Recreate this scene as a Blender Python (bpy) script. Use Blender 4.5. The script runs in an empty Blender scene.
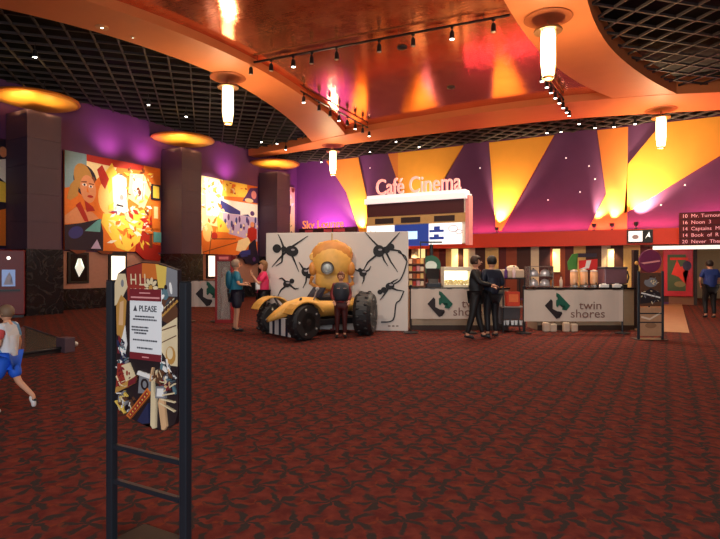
import bpy, bmesh, math, random
from mathutils import Vector, Matrix
random.seed(7)
PI = math.pi
SC = bpy.context.scene
COL = SC.collection
# ---------------------------------------------------------------- camera, world, exposure, large lights
F, HOR, CX, CH = 545.0, 268.0, 360.0, 1.5
YAW = math.radians(29.2)
SN, CS = math.sin(YAW), math.cos(YAW)
cam_d = bpy.data.cameras.new('camera'); cam = bpy.data.objects.new('camera', cam_d); COL.objects.link(cam)
cam_d.sensor_width = 36; cam_d.lens = F / 720 * 36; cam_d.shift_y = -1.5 / 720
cam_d.clip_start = .05
cam.location = (0, 0, CH); cam.rotation_euler = (PI / 2, 0, YAW)
SC.camera = cam
SC.view_settings.view_transform = 'Standard'; SC.view_settings.look = 'None'
SC.view_settings.gamma = 1; SC.view_settings.use_curve_mapping = False
SC.view_settings.exposure = 0.0
wd = bpy.data.worlds.new('world'); SC.world = wd; wd.use_nodes = True
wd.node_tree.nodes['Background'].inputs[0].default_value = (1.0, .72, .52, 1)
wd.node_tree.nodes['Background'].inputs[1].default_value = .22

def light(name, typ, loc, power, color, aim=None, size=.1, size_y=None, spot=60, blend=.6, spec=1.0):
    l = bpy.data.lights.new(name, typ); l.energy = power; l.color = color
    if typ == 'AREA':
        l.size = size
        if size_y: l.shape = 'RECTANGLE'; l.size_y = size_y
    else: l.shadow_soft_size = size
    if typ == 'SPOT': l.spot_size = math.radians(spot); l.spot_blend = blend
    l.specular_factor = spec
    o = bpy.data.objects.new(name, l); COL.objects.link(o); o.location = loc
    if aim is not None:
        o.rotation_euler = (Vector(aim) - Vector(loc)).to_track_quat('-Z', 'Y').to_euler()
    return o
# added area light for assumed daylight behind the camera, no doors in view
light('assumed_daylight', 'AREA', (3.5, -7, 2.6), 760, (.84, .92, 1.0), aim=(-3.5, 2.5, 1.2), size=4, size_y=3)
light('foreground_fill', 'AREA', (-.8, 1.2, 6.6), 170, (1, .80, .66), aim=(-.5, 1.8, 0), size=2, size_y=2)  # added fill over the near carpet, no fitting up there
# added area light for the middle of the room, then added unseen spots
light('lobby_fill', 'AREA', (-6, 10.5, 6.3), 190, (1, .80, .62), aim=(-6, 11, 0), size=4, size_y=5)
for x_, y_, tx, ty, pw in ((-5.5, 5.0, -7.0, 12.0, 700), (-2.5, 6.5, -3.4, 12.2, 520), (-.5, 7.5, -1.4, 13.2, 420), (-8.2, 6.0, -9.0, 12.0, 260)):
    light('fill_spot', 'SPOT', (x_, y_, 6.4), pw, (1, .86, .70), aim=(tx, ty, 1.2), size=.15, spot=42, blend=.9)  # added out of view to brighten the display wall and banners
light('counter_fill', 'AREA', (-3.5, 15.5, 6.2), 420, (1, .84, .66), aim=(-3.5, 15.5, 0), size=5, size_y=2)  # added area light above the counter, without a fitting

# ---------------------------------------------------------------- pixel -> place helpers
def W(px, d):
    t = (px - CX) / F
    return d * (-SN + CS * t), d * (CS + SN * t)
def dback(px, Y): return Y / (CS + SN * (px - CX) / F)
def dleft(px, X): return X / (-SN + CS * (px - CX) / F)
def zat(py, d): return CH + (HOR - py) / F * d
def onback(px, py, Y):
    d = dback(px, Y); return W(px, d)[0], zat(py, d)
def onleft(px, py, X):
    d = dleft(px, X); return W(px, d)[1], zat(py, d)

# ---------------------------------------------------------------- materials
MATS = {}
def mat(name, col, rough=.6, metal=0.0, emit=0.0, ecol=None, var=.12, scale=12, bump=0.0, alpha=None, trans=0):
    if name in MATS: return MATS[name]
    m = bpy.data.materials.new(name); m.use_nodes = True; nt = m.node_tree
    b = nt.nodes['Principled BSDF']
    b.inputs['Roughness'].default_value = rough; b.inputs['Metallic'].default_value = metal
    b.inputs['Base Color'].default_value = (*col, 1)
    if var > 0:
        tc = nt.nodes.new('ShaderNodeTexCoord'); n = nt.nodes.new('ShaderNodeTexNoise'); n.inputs['Scale'].default_value = scale
        n.inputs['Detail'].default_value = 3
        nt.links.new(tc.outputs['Object'], n.inputs['Vector'])
        mr = nt.nodes.new('ShaderNodeMapRange'); mr.inputs['To Min'].default_value = 1 - var; mr.inputs['To Max'].default_value = 1 + var
        nt.links.new(n.outputs['Fac'], mr.inputs['Value'])
        vm = nt.nodes.new('ShaderNodeVectorMath'); vm.operation = 'SCALE'; vm.inputs[0].default_value = col
        nt.links.new(mr.outputs[0], vm.inputs['Scale']); nt.links.new(vm.outputs[0], b.inputs['Base Color'])
        if bump:
            bp = nt.nodes.new('ShaderNodeBump'); bp.inputs['Strength'].default_value = bump; bp.inputs['Distance'].default_value = .02
            nt.links.new(n.outputs['Fac'], bp.inputs['Height']); nt.links.new(bp.outputs[0], b.inputs['Normal'])
    if emit:
        b.inputs['Emission Color'].default_value = (*(ecol or col), 1); b.inputs['Emission Strength'].default_value = emit
    if trans:
        b.inputs['Transmission Weight'].default_value = trans; b.inputs['IOR'].default_value = 1.3
    MATS[name] = m
    return m

def node(nt, t, **kw):
    n = nt.nodes.new(t)
    for k, v in kw.items(): setattr(n, k, v)
    return n
def M_(nt, op, a, b=None, c=None):
    n = nt.nodes.new('ShaderNodeMath'); n.operation = op
    for i, v in enumerate((a, b, c)):
        if v is None: continue
        if isinstance(v, (int, float)): n.inputs[i].default_value = v
        else: nt.links.new(v, n.inputs[i])
    return n.outputs[0]

def carpet():
    m = bpy.data.materials.new('carpet'); m.use_nodes = True; nt = m.node_tree; L = nt.links
    b = nt.nodes['Principled BSDF']; b.inputs['Roughness'].default_value = .95
    b.inputs['Specular IOR Level'].default_value = .1
    tc = node(nt, 'ShaderNodeTexCoord')
    nz = node(nt, 'ShaderNodeTexNoise'); nz.inputs['Scale'].default_value = 11; nz.inputs['Detail'].default_value = 2
    L.new(tc.outputs['Object'], nz.inputs['Vector'])
    sub = node(nt, 'ShaderNodeVectorMath', operation='SUBTRACT'); L.new(nz.outputs['Color'], sub.inputs[0]); sub.inputs[1].default_value = (.5, .5, .5)
    sc = node(nt, 'ShaderNodeVectorMath', operation='SCALE'); L.new(sub.outputs[0], sc.inputs[0]); sc.inputs['Scale'].default_value = .13
    ad = node(nt, 'ShaderNodeVectorMath', operation='ADD'); L.new(tc.outputs['Object'], ad.inputs[0]); L.new(sc.outputs[0], ad.inputs[1])
    sp = node(nt, 'ShaderNodeSeparateXYZ'); L.new(ad.outputs[0], sp.inputs[0])
    def lattice(ox, oy, petals, r0, amp, ph):
        PX, PY = .54, .31
        u = M_(nt, 'MULTIPLY', M_(nt, 'SUBTRACT', M_(nt, 'FRACT', M_(nt, 'ADD', M_(nt, 'DIVIDE', sp.outputs[0], PX), ox + 50)), .5), PX)
        v = M_(nt, 'MULTIPLY', M_(nt, 'SUBTRACT', M_(nt, 'FRACT', M_(nt, 'ADD', M_(nt, 'DIVIDE', sp.outputs[1], PY), oy + 50)), .5), PY)
        r = M_(nt, 'SQRT', M_(nt, 'ADD', M_(nt, 'MULTIPLY', u, u), M_(nt, 'MULTIPLY', v, v)))
        th = M_(nt, 'ARCTAN2', v, u)
        pet = M_(nt, 'MULTIPLY_ADD', M_(nt, 'SINE', M_(nt, 'MULTIPLY_ADD', th, petals, M_(nt, 'MULTIPLY_ADD', r, 14, ph))), amp, r0)
        return M_(nt, 'SMOOTH_MAX', M_(nt, 'MULTIPLY', M_(nt, 'SUBTRACT', pet, r), 26), 0, .2)
    a = lattice(0, 0, 5, .10, .075, 0); c = lattice(.5, .5, 5, .10, .075, 0)
    d1 = M_(nt, 'MINIMUM', M_(nt, 'MAXIMUM', a, c), 1)
    e = lattice(.25, .25, 3, .03, .05, 1); g = lattice(.75, .75, 3, .03, .05, 2)
    d2 = M_(nt, 'MINIMUM', M_(nt, 'MAXIMUM', e, g), 1)
    n2 = node(nt, 'ShaderNodeTexNoise'); n2.inputs['Scale'].default_value = 9; n2.inputs['Detail'].default_value = 4
    L.new(tc.outputs['Object'], n2.inputs['Vector'])
    cr = node(nt, 'ShaderNodeValToRGB'); cr.color_ramp.elements[0].position = .35; cr.color_ramp.elements[0].color = (.105, .018, .016, 1)
    cr.color_ramp.elements[1].position = .65; cr.color_ramp.elements[1].color = (.19, .036, .025, 1)
    L.new(n2.outputs['Fac'], cr.inputs[0])
    mx = node(nt, 'ShaderNodeMix', data_type='RGBA'); L.new(d1, mx.inputs[0]); L.new(cr.outputs[0], mx.inputs[6]); mx.inputs[7].default_value = (.042, .030, .028, 1)
    mx2 = node(nt, 'ShaderNodeMix', data_type='RGBA'); L.new(M_(nt, 'MULTIPLY', d2, .5), mx2.inputs[0]); L.new(mx.outputs[2], mx2.inputs[6]); mx2.inputs[7].default_value = (.26, .05, .016, 1)
    L.new(mx2.outputs[2], b.inputs['Base Color'])
    n3 = node(nt, 'ShaderNodeTexNoise'); n3.inputs['Scale'].default_value = 260; L.new(tc.outputs['Object'], n3.inputs['Vector'])
    bp = node(nt, 'ShaderNodeBump'); bp.inputs['Strength'].default_value = .5; bp.inputs['Distance'].default_value = .01
    L.new(n3.outputs['Fac'], bp.inputs['Height']); L.new(bp.outputs[0], b.inputs['Normal'])
    return m

def copper():
    m = bpy.data.materials.new('copper_leaf_ceiling'); m.use_nodes = True; nt = m.node_tree; L = nt.links
    b = nt.nodes['Principled BSDF']; b.inputs['Metallic'].default_value = .68; b.inputs['Roughness'].default_value = .22
    tc = node(nt, 'ShaderNodeTexCoord')
    n = node(nt, 'ShaderNodeTexNoise'); n.inputs['Scale'].default_value = 1.6; n.inputs['Detail'].default_value = 7; n.inputs['Roughness'].default_value = .65
    L.new(tc.outputs['Object'], n.inputs['Vector'])
    cr = node(nt, 'ShaderNodeValToRGB'); e = cr.color_ramp.elements
    e[0].position = .3; e[0].color = (.78, .17, .07, 1); e[1].position = .7; e[1].color = (1.0, .36, .17, 1)
    L.new(n.outputs['Fac'], cr.inputs[0]); L.new(cr.outputs[0], b.inputs['Base Color'])
    br = node(nt, 'ShaderNodeTexNoise'); br.inputs['Scale'].default_value = 5; br.inputs['Detail'].default_value = 3
    mp = node(nt, 'ShaderNodeMapping'); mp.inputs['Scale'].default_value = (.5, 4.5, 1); L.new(tc.outputs['Object'], mp.inputs[0]); L.new(mp.outputs[0], br.inputs['Vector'])
    bp = node(nt, 'ShaderNodeBump'); bp.inputs['Strength'].default_value = .10; bp.inputs['Distance'].default_value = .02
    L.new(br.outputs['Fac'], bp.inputs['Height']); L.new(bp.outputs[0], b.inputs['Normal'])
    mr = node(nt, 'ShaderNodeMapRange'); mr.inputs['To Min'].default_value = .05; mr.inputs['To Max'].default_value = .15
    L.new(n.outputs['Fac'], mr.inputs[0]); L.new(mr.outputs[0], b.inputs['Roughness'])
    return m

def marble():
    m = bpy.data.materials.new('black_marble'); m.use_nodes = True; nt = m.node_tree; L = nt.links
    b = nt.nodes['Principled BSDF']; b.inputs['Roughness'].default_value = .18
    tc = node(nt, 'ShaderNodeTexCoord'); v = node(nt, 'ShaderNodeTexNoise'); v.inputs['Scale'].default_value = 1.2; v.inputs['Detail'].default_value = 8; v.inputs['Distortion'].default_value = 2.5
    L.new(tc.outputs['Object'], v.inputs['Vector'])
    cr = node(nt, 'ShaderNodeValToRGB'); e = cr.color_ramp.elements
    e[0].position = .47; e[0].color = (.012, .011, .014, 1); e[1].position = .53; e[1].color = (.012, .011, .014, 1)
    k = cr.color_ramp.elements.new(.5); k.color = (.045, .04, .04, 1)
    L.new(v.outputs['Fac'], cr.inputs[0]); L.new(cr.outputs[0], b.inputs['Base Color'])
    return m

PURPLE = mat('purple_wall', (.135, .042, .155), .75, var=.15, scale=1.5)
PILLAR = mat('plum_pillar', (.075, .042, .080), .6, var=.1, scale=3)
ORANGE = mat('orange_band', (.72, .22, .07), .55, var=.06, scale=2)
GOLDW = mat('golden_wedge', (.90, .40, .045), .6, var=.08, scale=2)
ORW = mat('orange_wedge', (.80, .25, .05), .6, var=.08, scale=2)
REDB = mat('red_valance', (.72, .045, .015), .5, var=.06)
BLACK = mat('black_void', (.004, .004, .004), .9, var=0)
BLKM = mat('black_metal', (.02, .02, .024), .35, .3, var=.1)
POST = mat('blue_black_powder_coat', (.020, .026, .036), .32, .2, var=.1)
GRIDM = mat('dark_grid_metal', (.05, .04, .042), .6, .1, var=.2)
MARB = marble(); CARP = carpet(); COPP = copper()
WHITE = mat('white', (.85, .85, .84), .5, var=.03)
CREAM = mat('cream', (.80, .70, .52), .6, var=.08)
def C(r, g, b, rough=.6, **k): return mat('paint_%d_%d_%d_%d' % (r, g, b, int(rough * 10)), tuple(((v / 255) ** 2.2) for v in (r, g, b)), rough, **k)

# ---------------------------------------------------------------- mesh helpers
def finish(name, bm, mats, parent=None, smooth=False, bevel=0):
    me = bpy.data.meshes.new(name); bmesh.ops.recalc_face_normals(bm, faces=bm.faces[:]); bm.to_mesh(me); bm.free()
    if not isinstance(mats, (list, tuple)): mats = [mats]
    for m in mats: me.materials.append(m)
    if smooth:
        for p in me.polygons: p.use_smooth = True
    o = bpy.data.objects.new(name, me); COL.objects.link(o)
    if parent is not None: o.parent = parent
    if bevel:
        md = o.modifiers.new('bevel', 'BEVEL'); md.width = bevel; md.segments = 2; md.limit_method = 'ANGLE'
    return o
class B:
    """collects shapes for one mesh"""
    def __init__(s): s.bm = bmesh.new(); s.mi = 0
    def _tag(s, faces):
        for f in faces: f.material_index = s.mi
    def box(s, x0, x1, y0, y1, z0, z1, mi=None):
        if mi is not None: s.mi = mi
        v = [s.bm.verts.new((x, y, z)) for z in (z0, z1) for x, y in ((x0, y0), (x1, y0), (x1, y1), (x0, y1))]
        f = [s.bm.faces.new([v[i] for i in q]) for q in ((0, 1, 2, 3), (4, 5, 6, 7), (0, 1, 5, 4), (1, 2, 6, 5), (2, 3, 7, 6), (3, 0, 4, 7))]
        s._tag(f); return s
    def prism(s, pts, z0, z1, axis='z', mi=None):
        """polygon extruded; axis z: pts are xy; axis y: pts are xz; axis x: pts are yz"""
        if mi is not None: s.mi = mi
        def P(p, k):
            return {'z': (p[0], p[1], k), 'y': (p[0], k, p[1]), 'x': (k, p[0], p[1])}[axis]
        a = [s.bm.verts.new(P(p, z0)) for p in pts]; b = [s.bm.verts.new(P(p, z1)) for p in pts]
        n = len(pts); f = [s.bm.faces.new(a), s.bm.faces.new(b)] + [s.bm.faces.new((a[i], a[(i + 1) % n], b[(i + 1) % n], b[i])) for i in range(n)]
        tri = bmesh.ops.triangulate(s.bm, faces=[f[0], f[1]])['faces'] if n > 4 else []
        s._tag([q for q in f if q.is_valid] + list(tri)); return s
    def tube(s, path, r, n=8, mi=None):
        if mi is not None: s.mi = mi
        path = [Vector(p) for p in path]; rs = r if isinstance(r, (list, tuple)) else [r] * len(path)
        rings = []
        for i, p in enumerate(path):
            t = (path[min(i + 1, len(path) - 1)] - path[max(i - 1, 0)]).normalized()
            up = Vector((0, 0, 1)) if abs(t.z) < .9 else Vector((1, 0, 0))
            a = t.cross(up).normalized(); b = t.cross(a)
            rings.append([s.bm.verts.new(p + (a * math.cos(2 * PI * k / n) + b * math.sin(2 * PI * k / n)) * rs[i]) for k in range(n)])
        f = []
        for q in range(len(rings) - 1):
            for k in range(n): f.append(s.bm.faces.new((rings[q][k], rings[q][(k + 1) % n], rings[q + 1][(k + 1) % n], rings[q + 1][k])))
        f.append(s.bm.faces.new(rings[0])); f.append(s.bm.faces.new(rings[-1])); s._tag(f); return s
    def lathe(s, prof, c=(0, 0, 0), n=24, axis='z', mi=None, sx=1, sy=1):
        if mi is not None: s.mi = mi
        rings = []
        for r, h in prof:
            ring = []
            for k in range(n):
                a = 2 * PI * k / n; u, w = r * math.cos(a) * sx, r * math.sin(a) * sy
                p = {'z': (u, w, h), 'y': (u, h, w), 'x': (h, u, w)}[axis]
                ring.append(s.bm.verts.new((p[0] + c[0], p[1] + c[1], p[2] + c[2])))
            rings.append(ring)
        f = []
        for q in range(len(rings) - 1):
            for k in range(n): f.append(s.bm.faces.new((rings[q][k], rings[q][(k + 1) % n], rings[q + 1][(k + 1) % n], rings[q + 1][k])))
        f.append(s.bm.faces.new(rings[0])); f.append(s.bm.faces.new(rings[-1])); s._tag(f); return s
    def ball(s, c, rx, ry=None, rz=None, seg=12, mi=None):
        ry = ry or rx; rz = rz or rx
        pr = [(math.sin(PI * i / seg) or .001, -math.cos(PI * i / seg)) for i in range(seg + 1)]
        pr = [(max(a, .01), b) for a, b in pr]
        k0 = len(s.bm.verts)
        s.lathe(pr, n=seg + 4, mi=mi); s.bm.verts.ensure_lookup_table()
        for v in s.bm.verts[k0:]: v.co = Vector((v.co.x * rx + c[0], v.co.y * ry + c[1], v.co.z * rz + c[2]))
        return s
    def flat(s, pts, y, mi, th=.002):
        """flat shape in the local xz plane, sitting in front of y (towards -y)"""
        return s.prism(pts, y, y - th, 'y', mi)
    def disc(s, cx, cz, rx, rz, y, mi, n=16, th=.002, rot=0):
        ca, sa = math.cos(rot), math.sin(rot)
        return s.flat([(cx + rx * math.cos(2 * PI * k / n) * ca - rz * math.sin(2 * PI * k / n) * sa, cz + rx * math.cos(2 * PI * k / n) * sa + rz * math.sin(2 * PI * k / n) * ca) for k in range(n)], y, mi, th)
    def bar(s, p, q, w, y, mi, th=.002, w2=None):
        (x0, z0), (x1, z1) = p, q; L = math.hypot(x1 - x0, z1 - z0) or 1; nx, nz = -(z1 - z0) / L, (x1 - x0) / L; w2 = w2 if w2 is not None else w
        return s.flat([(x0 + nx * w / 2, z0 + nz * w / 2), (x1 + nx * w2 / 2, z1 + nz * w2 / 2), (x1 - nx * w2 / 2, z1 - nz * w2 / 2), (x0 - nx * w / 2, z0 - nz * w / 2)], y, mi, th)
    def split(s, name, mats, parent=None, smooth=False, bevel=0):
        """one object for each separate piece"""
        bm = s.bm; bm.verts.index_update(); seen = set(); out = []
        for v in bm.verts:
            if v in seen: continue
            isl, st = [], [v]; seen.add(v)
            while st:
                q = st.pop(); isl.append(q)
                for e in q.link_edges:
                    o = e.other_vert(q)
                    if o not in seen: seen.add(o); st.append(o)
            nb = bmesh.new(); mp = {q: nb.verts.new(q.co) for q in isl}
            for f in {f for q in isl for f in q.link_faces}:
                nf = nb.faces.new([mp[q] for q in f.verts]); nf.material_index = f.material_index
            out.append(finish(name, nb, mats, parent, smooth, bevel))
        bm.free(); return out[0]
    def done(s, name, mats, parent=None, smooth=False, bevel=0): return finish(name, s.bm, mats, parent, smooth, bevel)

def tag(o, label, cat, group=None, kind=None):
    if label: o['label'] = label
    if cat: o['category'] = cat
    if group: o['group'] = group
    if kind: o['kind'] = kind
    return o
def thing(name, label, cat, loc=(0, 0, 0), rz=0, group=None):
    o = bpy.data.objects.new(name, None); COL.objects.link(o); o.location = loc; o.rotation_euler = (0, 0, rz); o.empty_display_size = .1
    return tag(o, label, cat, group)
def struct(o): o['kind'] = 'structure'; return o
def kids(o): return [c for c in bpy.data.objects if c.parent == o]
def dup(o, parent=None, loc=None, rz=None, label=None):
    c = o.copy(); COL.objects.link(c)
    if parent is not None: c.parent = parent
    if loc is not None: c.location = loc
    if rz is not None: c.rotation_euler = (0, 0, rz)
    if label: c['label'] = label
    for k in kids(o): dup(k, c)
    return c
def text(name, s, size, m, parent, loc, depth=.01, align='LEFT', bold=0.0, sx=1.0):
    cu = bpy.data.curves.new(name, 'FONT'); cu.body = s; cu.size = size; cu.extrude = depth / 2; cu.align_x = align; cu.offset = bold; cu.resolution_u = 3
    t = bpy.data.objects.new('tmp', cu); COL.objects.link(t); dg = bpy.context.evaluated_depsgraph_get()
    me = bpy.data.meshes.new_from_object(t.evaluated_get(dg)); bpy.data.objects.remove(t)
    for v in me.vertices: v.co = Vector((v.co.x * sx, -v.co.z, v.co.y))
    me.materials.clear(); me.materials.append(m)
    o = bpy.data.objects.new(name, me); COL.objects.link(o); o.parent = parent; o.location = loc
    return o
def smooth_line(pts, n=6):
    out = []
    P = [Vector(p) for p in pts]
    for i in range(len(P) - 1):
        p0, p1, p2, p3 = P[max(i - 1, 0)], P[i], P[i + 1], P[min(i + 2, len(P) - 1)]
        for k in range(n):
            t = k / n; out.append(.5 * ((2 * p1) + (p2 - p0) * t + (2 * p0 - 5 * p1 + 4 * p2 - p3) * t * t + (3 * p1 - p0 - 3 * p2 + p3) * t ** 3))
    out.append(P[-1]); return [tuple(p) for p in out]
def strip(name, a, b, z0, z1, m):
    """solid band between two polylines of equal count"""
    bb = B()
    bm = bb.bm; V = []
    for (p, q) in zip(a, b): V.append([bm.verts.new((p[0], p[1], z0)), bm.verts.new((q[0], q[1], z0)), bm.verts.new((q[0], q[1], z1)), bm.verts.new((p[0], p[1], z1))])
    for i in range(len(V) - 1):
        for k in range(4): bm.faces.new((V[i][k], V[i][(k + 1) % 4], V[i + 1][(k + 1) % 4], V[i + 1][k]))
    bm.faces.new(V[0]); bm.faces.new(V[-1])
    return bb.done(name, m)

# ================================================================ STRUCTURE
YB, XL, ZG = 25.9, -18.7, 7.55
struct(B().box(-26, 14, -10, 34, -.2, 0).done('floor', CARP))
# pale tiled floor beside the concession counter
TILE = mat('tan_tile_floor', (.42, .22, .11), .4, var=.2, scale=4)
struct(B().prism([(-1.5, 14.6), (.5, 14.7), (.62, YB), (-1.5, YB)], .001, .008).done('floor', TILE))
DX0, DX1, DZ = 1.15, 4.2, 2.35
b = B(); b.box(XL - .3, DX0, YB, YB + .3, 0, 7.6); b.box(DX1, 12, YB, YB + .3, 0, 7.6); b.box(DX0, DX1, YB, YB + .3, DZ, 7.6)
struct(b.done('wall_back', PURPLE))
struct(B().box(XL - .3, XL, -4, YB, 0, 7.6).done('wall_left', PURPLE))
b = B(); b.box(XL - .3, 12, YB, YB + .3, 7.6, 9.4); b.box(XL - .3, XL, -4, YB, 7.6, 9.4); b.box(XL - .3, 12, -4, YB + .3, 9.4, 9.6)
struct(b.done('ceiling', BLACK))
# corridor behind the right opening
b = B(); b.box(DX0 - .2, DX0, YB + .3, 32, 0, 2.6); b.box(DX1, DX1 + .2, YB + .3, 32, 0, 2.6); b.box(DX0 - .2, DX1 + .2, 32, 32.2, 0, 2.6); b.box(DX0 - .2, DX1 + .2, YB + .3, 32.2, 2.6, 2.7)
struct(b.done('wall_corridor', mat('corridor_beige', (.42, .30, .19), .8)))
light('assumed_corridor_lamp', 'POINT', (2.4, 28.5, 2.3), 45, (1, .8, .55), size=.2)  # assumed lamp inside the corridor, read off its lit walls
struct(B().box(DX0 - .12, DX0, YB - .05, YB + .3, 0, DZ + .1).box(DX0, DX1, YB - .05, YB + .3, DZ, DZ + .1).done('trim_1', C(60, 45, 40)))
# dark open grid ceiling, laid diagonally
b = B(); ang = math.radians(45)
ga, gb = Vector((math.cos(ang), math.sin(ang), 0)), Vector((-math.sin(ang), math.cos(ang), 0))
def gridbars(dirv, nrm, zoff):
    for k in range(-70, 71):
        c0 = nrm * (k * .6) + Vector((-4, 11, 0))
        # clip to the room
        lo, hi = -60.0, 60.0
        for ax, (mn, mx) in ((0, (XL, 11.8)), (1, (0, YB))):
            if abs(dirv[ax]) > 1e-6:
                t0, t1 = (mn - c0[ax]) / dirv[ax], (mx - c0[ax]) / dirv[ax]
                lo, hi = max(lo, min(t0, t1)), min(hi, max(t0, t1))
        if hi - lo < .3: continue
        p, q = c0 + dirv * lo, c0 + dirv * hi; w = nrm * .022
        bm = b.bm
        vs = [bm.verts.new((v.x, v.y, z)) for z in (ZG - zoff, ZG + .06) for v in (p - w, q - w, q + w, p + w)]
        for f in ((0, 1, 2, 3), (4, 5, 6, 7), (0, 1, 5, 4), (1, 2, 6, 5), (2, 3, 7, 6), (3, 0, 4, 7)): bm.faces.new([vs[i] for i in f])
gridbars(ga, gb, 0); gridbars(gb, ga, .001)
struct(b.done('ceiling_grid', GRIDM))
# curved soffit bands
CK = 1.16          # plan dimensions below were surveyed for a 6.5 m soffit; it hangs at 7.3 m
ZS = 1.5 + 5.0 * CK
def CP(pts): return smooth_line([(x * CK, y * CK) for x, y in pts])
Lin = CP([(-11.9, 2.2), (-10.3, 4.4), (-9.45, 6.4), (-9.0, 8.4), (-8.9, 10.6), (-9.2, 13.1), (-9.7, 15.4), (-10.6, 18.0)])
Lout = CP([(-14.2, 1.6), (-12.4, 3.9), (-11.1, 5.9), (-10.35, 8.0), (-10.1, 10.6), (-10.5, 13.0), (-11.2, 15.4), (-12.3, 18.2)])
Rin = CP([(-.6, 3.5), (-1.7, 5.6), (-2.35, 7.8), (-2.62, 10.2), (-2.5, 13.2), (-2.0, 15.8), (-1.2, 18.0)])
Rout = CP([(1.4, 3.5), (.1, 5.7), (-.85, 8.0), (-1.25, 10.6), (-1.1, 13.4), (-.4, 16.2), (.5, 18.6)])
struct(strip('trim_2', Lin, Lout, ZS, 7.85, ORANGE)); struct(strip('trim_3', Rin, Rout, ZS, 7.85, ORANGE))
Bf = CP([(-17.5, 18.9), (-14, 18.35), (-10.4, 17.55), (-5.2, 17.2), (-1.7, 17.55), (1.4, 18.5), (4.2, 19.9), (7.0, 20.8)])
Bb = CP([(-17.5, 19.15), (-15, 19.2), (-11.2, 18.95), (-5.8, 19.1), (-2.4, 19.45), (1.6, 20.6), (4.0, 21.6), (7.0, 22.1)])
struct(strip('trim_4', Bf[12:], Bb[12:], ZS - .01, 7.85, ORANGE))
struct(strip('trim_6', Bf[:13], Bb[:13], ZS - .02, 7.62, ORANGE))
struct(B().prism([((a[0] + c[0]) / 2, (a[1] + c[1]) / 2) for a, c in zip(Lin, Lout)] + [((a[0] + c[0]) / 2, (a[1] + c[1]) / 2) for a, c in zip(Rin, Rout)][::-1], 7.53, 7.68).done('ceiling', COPP))
# orange bulkhead dropping from the cross beam at its left end (over the corner wedge)
# red valance and the striped wall under it
x0, _ = onback(296, 240, YB); x1 = .95
struct(B().box(-14.5, 1.15, YB - .5, YB, 2.47, 3.12).box(1.15, 5.5, YB - .5, YB, 2.6, 3.12).done('trim_5', REDB))
b = B(); x = -14.4; k = 0
scols = [CREAM, C(70, 35, 30), C(150, 70, 45), C(60, 30, 40), C(222, 190, 120), C(95, 30, 35)]
seq = [0, 1, 4, 5, 2, 1, 0, 3, 2, 5, 4, 1]
while x < .1:
    w = .36 + .14 * ((k * 7) % 3); b.box(x, min(x + w, .15), YB - .04, YB, .1, 2.47, mi=seq[k % 12]); x += w; k += 1
struct(b.done('wall_striped', scols))
# panelled lower part of the left wall, with its baseboard
struct(B().box(XL, XL + .05, -2, YB, .75, 2.1).done('wall_panelling', mat('pink_beige_panel', (.40, .20, .15), .6)))
struct(B().box(XL, XL + .09, -2, YB, 0, .75).done('baseboard_left', MARB))

struct(B().box(.15, DX0 - .12, YB - .03, YB, 0, 2.47).done('wall_lower_panel', C(150, 100, 72)))
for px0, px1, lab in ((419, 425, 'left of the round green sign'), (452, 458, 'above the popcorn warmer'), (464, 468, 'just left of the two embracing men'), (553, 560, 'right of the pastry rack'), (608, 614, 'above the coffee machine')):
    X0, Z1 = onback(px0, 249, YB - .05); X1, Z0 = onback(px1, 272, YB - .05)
    t = thing('glow_strip', 'tall glowing yellow strip on the striped wall, ' + lab, 'wall light', (X0, YB - .04, Z0), 0, 'glowing yellow strips on the striped wall')
    B().box(0, X1 - X0, -.08, 0, 0, Z1 - Z0).done('lit_panel', mat('strip_glow', (1, .8, .4), .5, emit=1.1, ecol=(1, .72, .28), var=.1, scale=3), t)  # bright stripes put in as emission on added strips
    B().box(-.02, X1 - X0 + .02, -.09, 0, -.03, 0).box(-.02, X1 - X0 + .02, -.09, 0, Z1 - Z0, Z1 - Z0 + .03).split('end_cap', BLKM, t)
# wedge panels on the back wall
def wedge(pts, m, label):
    P = [onback(px, py, YB - .06) for px, py in pts]
    o = B().prism([(p[0], min(p[1], ZG - .03)) for p in P], YB - .06, YB, 'y').done('wall_wedge', m)
    return tag(o, label, 'wall panel', 'painted wedges on the back wall')
wedge([(326, 146), (358, 146), (366, 195), (368, 234), (360, 234), (346, 192)], GOLDW, 'golden wedge panel on the purple wall behind the yellow domed machine, leftmost of the wedges')
wedge([(388, 146), (398, 145), (398, 182), (404, 200)], ORW, 'narrow darker yellow sliver beside the broad wedge above the lit café menu')
wedge([(398, 146), (463, 136), (442, 182), (430, 205), (416, 222), (405, 205), (398, 182)], GOLDW, 'broad golden wedge panel above the lit café menu box')
wedge([(489, 136), (554, 128), (501, 231), (496, 231)], GOLDW, 'long golden wedge panel tapering down to a point right of the café menu box')
wedge([(597, 122), (628, 120), (627, 230), (606, 194)], ORW, 'upper piece of the bent orange wedge just left of the wall corner')
wedge([(606, 194), (627, 230), (588, 230)], ORW, 'lower triangular piece of the bent orange wedge, above the small screens')
wedge([(662, 108), (700, 96), (760, 70), (800, 90), (624, 214), (628, 164)], GOLDW, 'huge golden wedge panel rising to the upper right edge of the wall')
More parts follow.
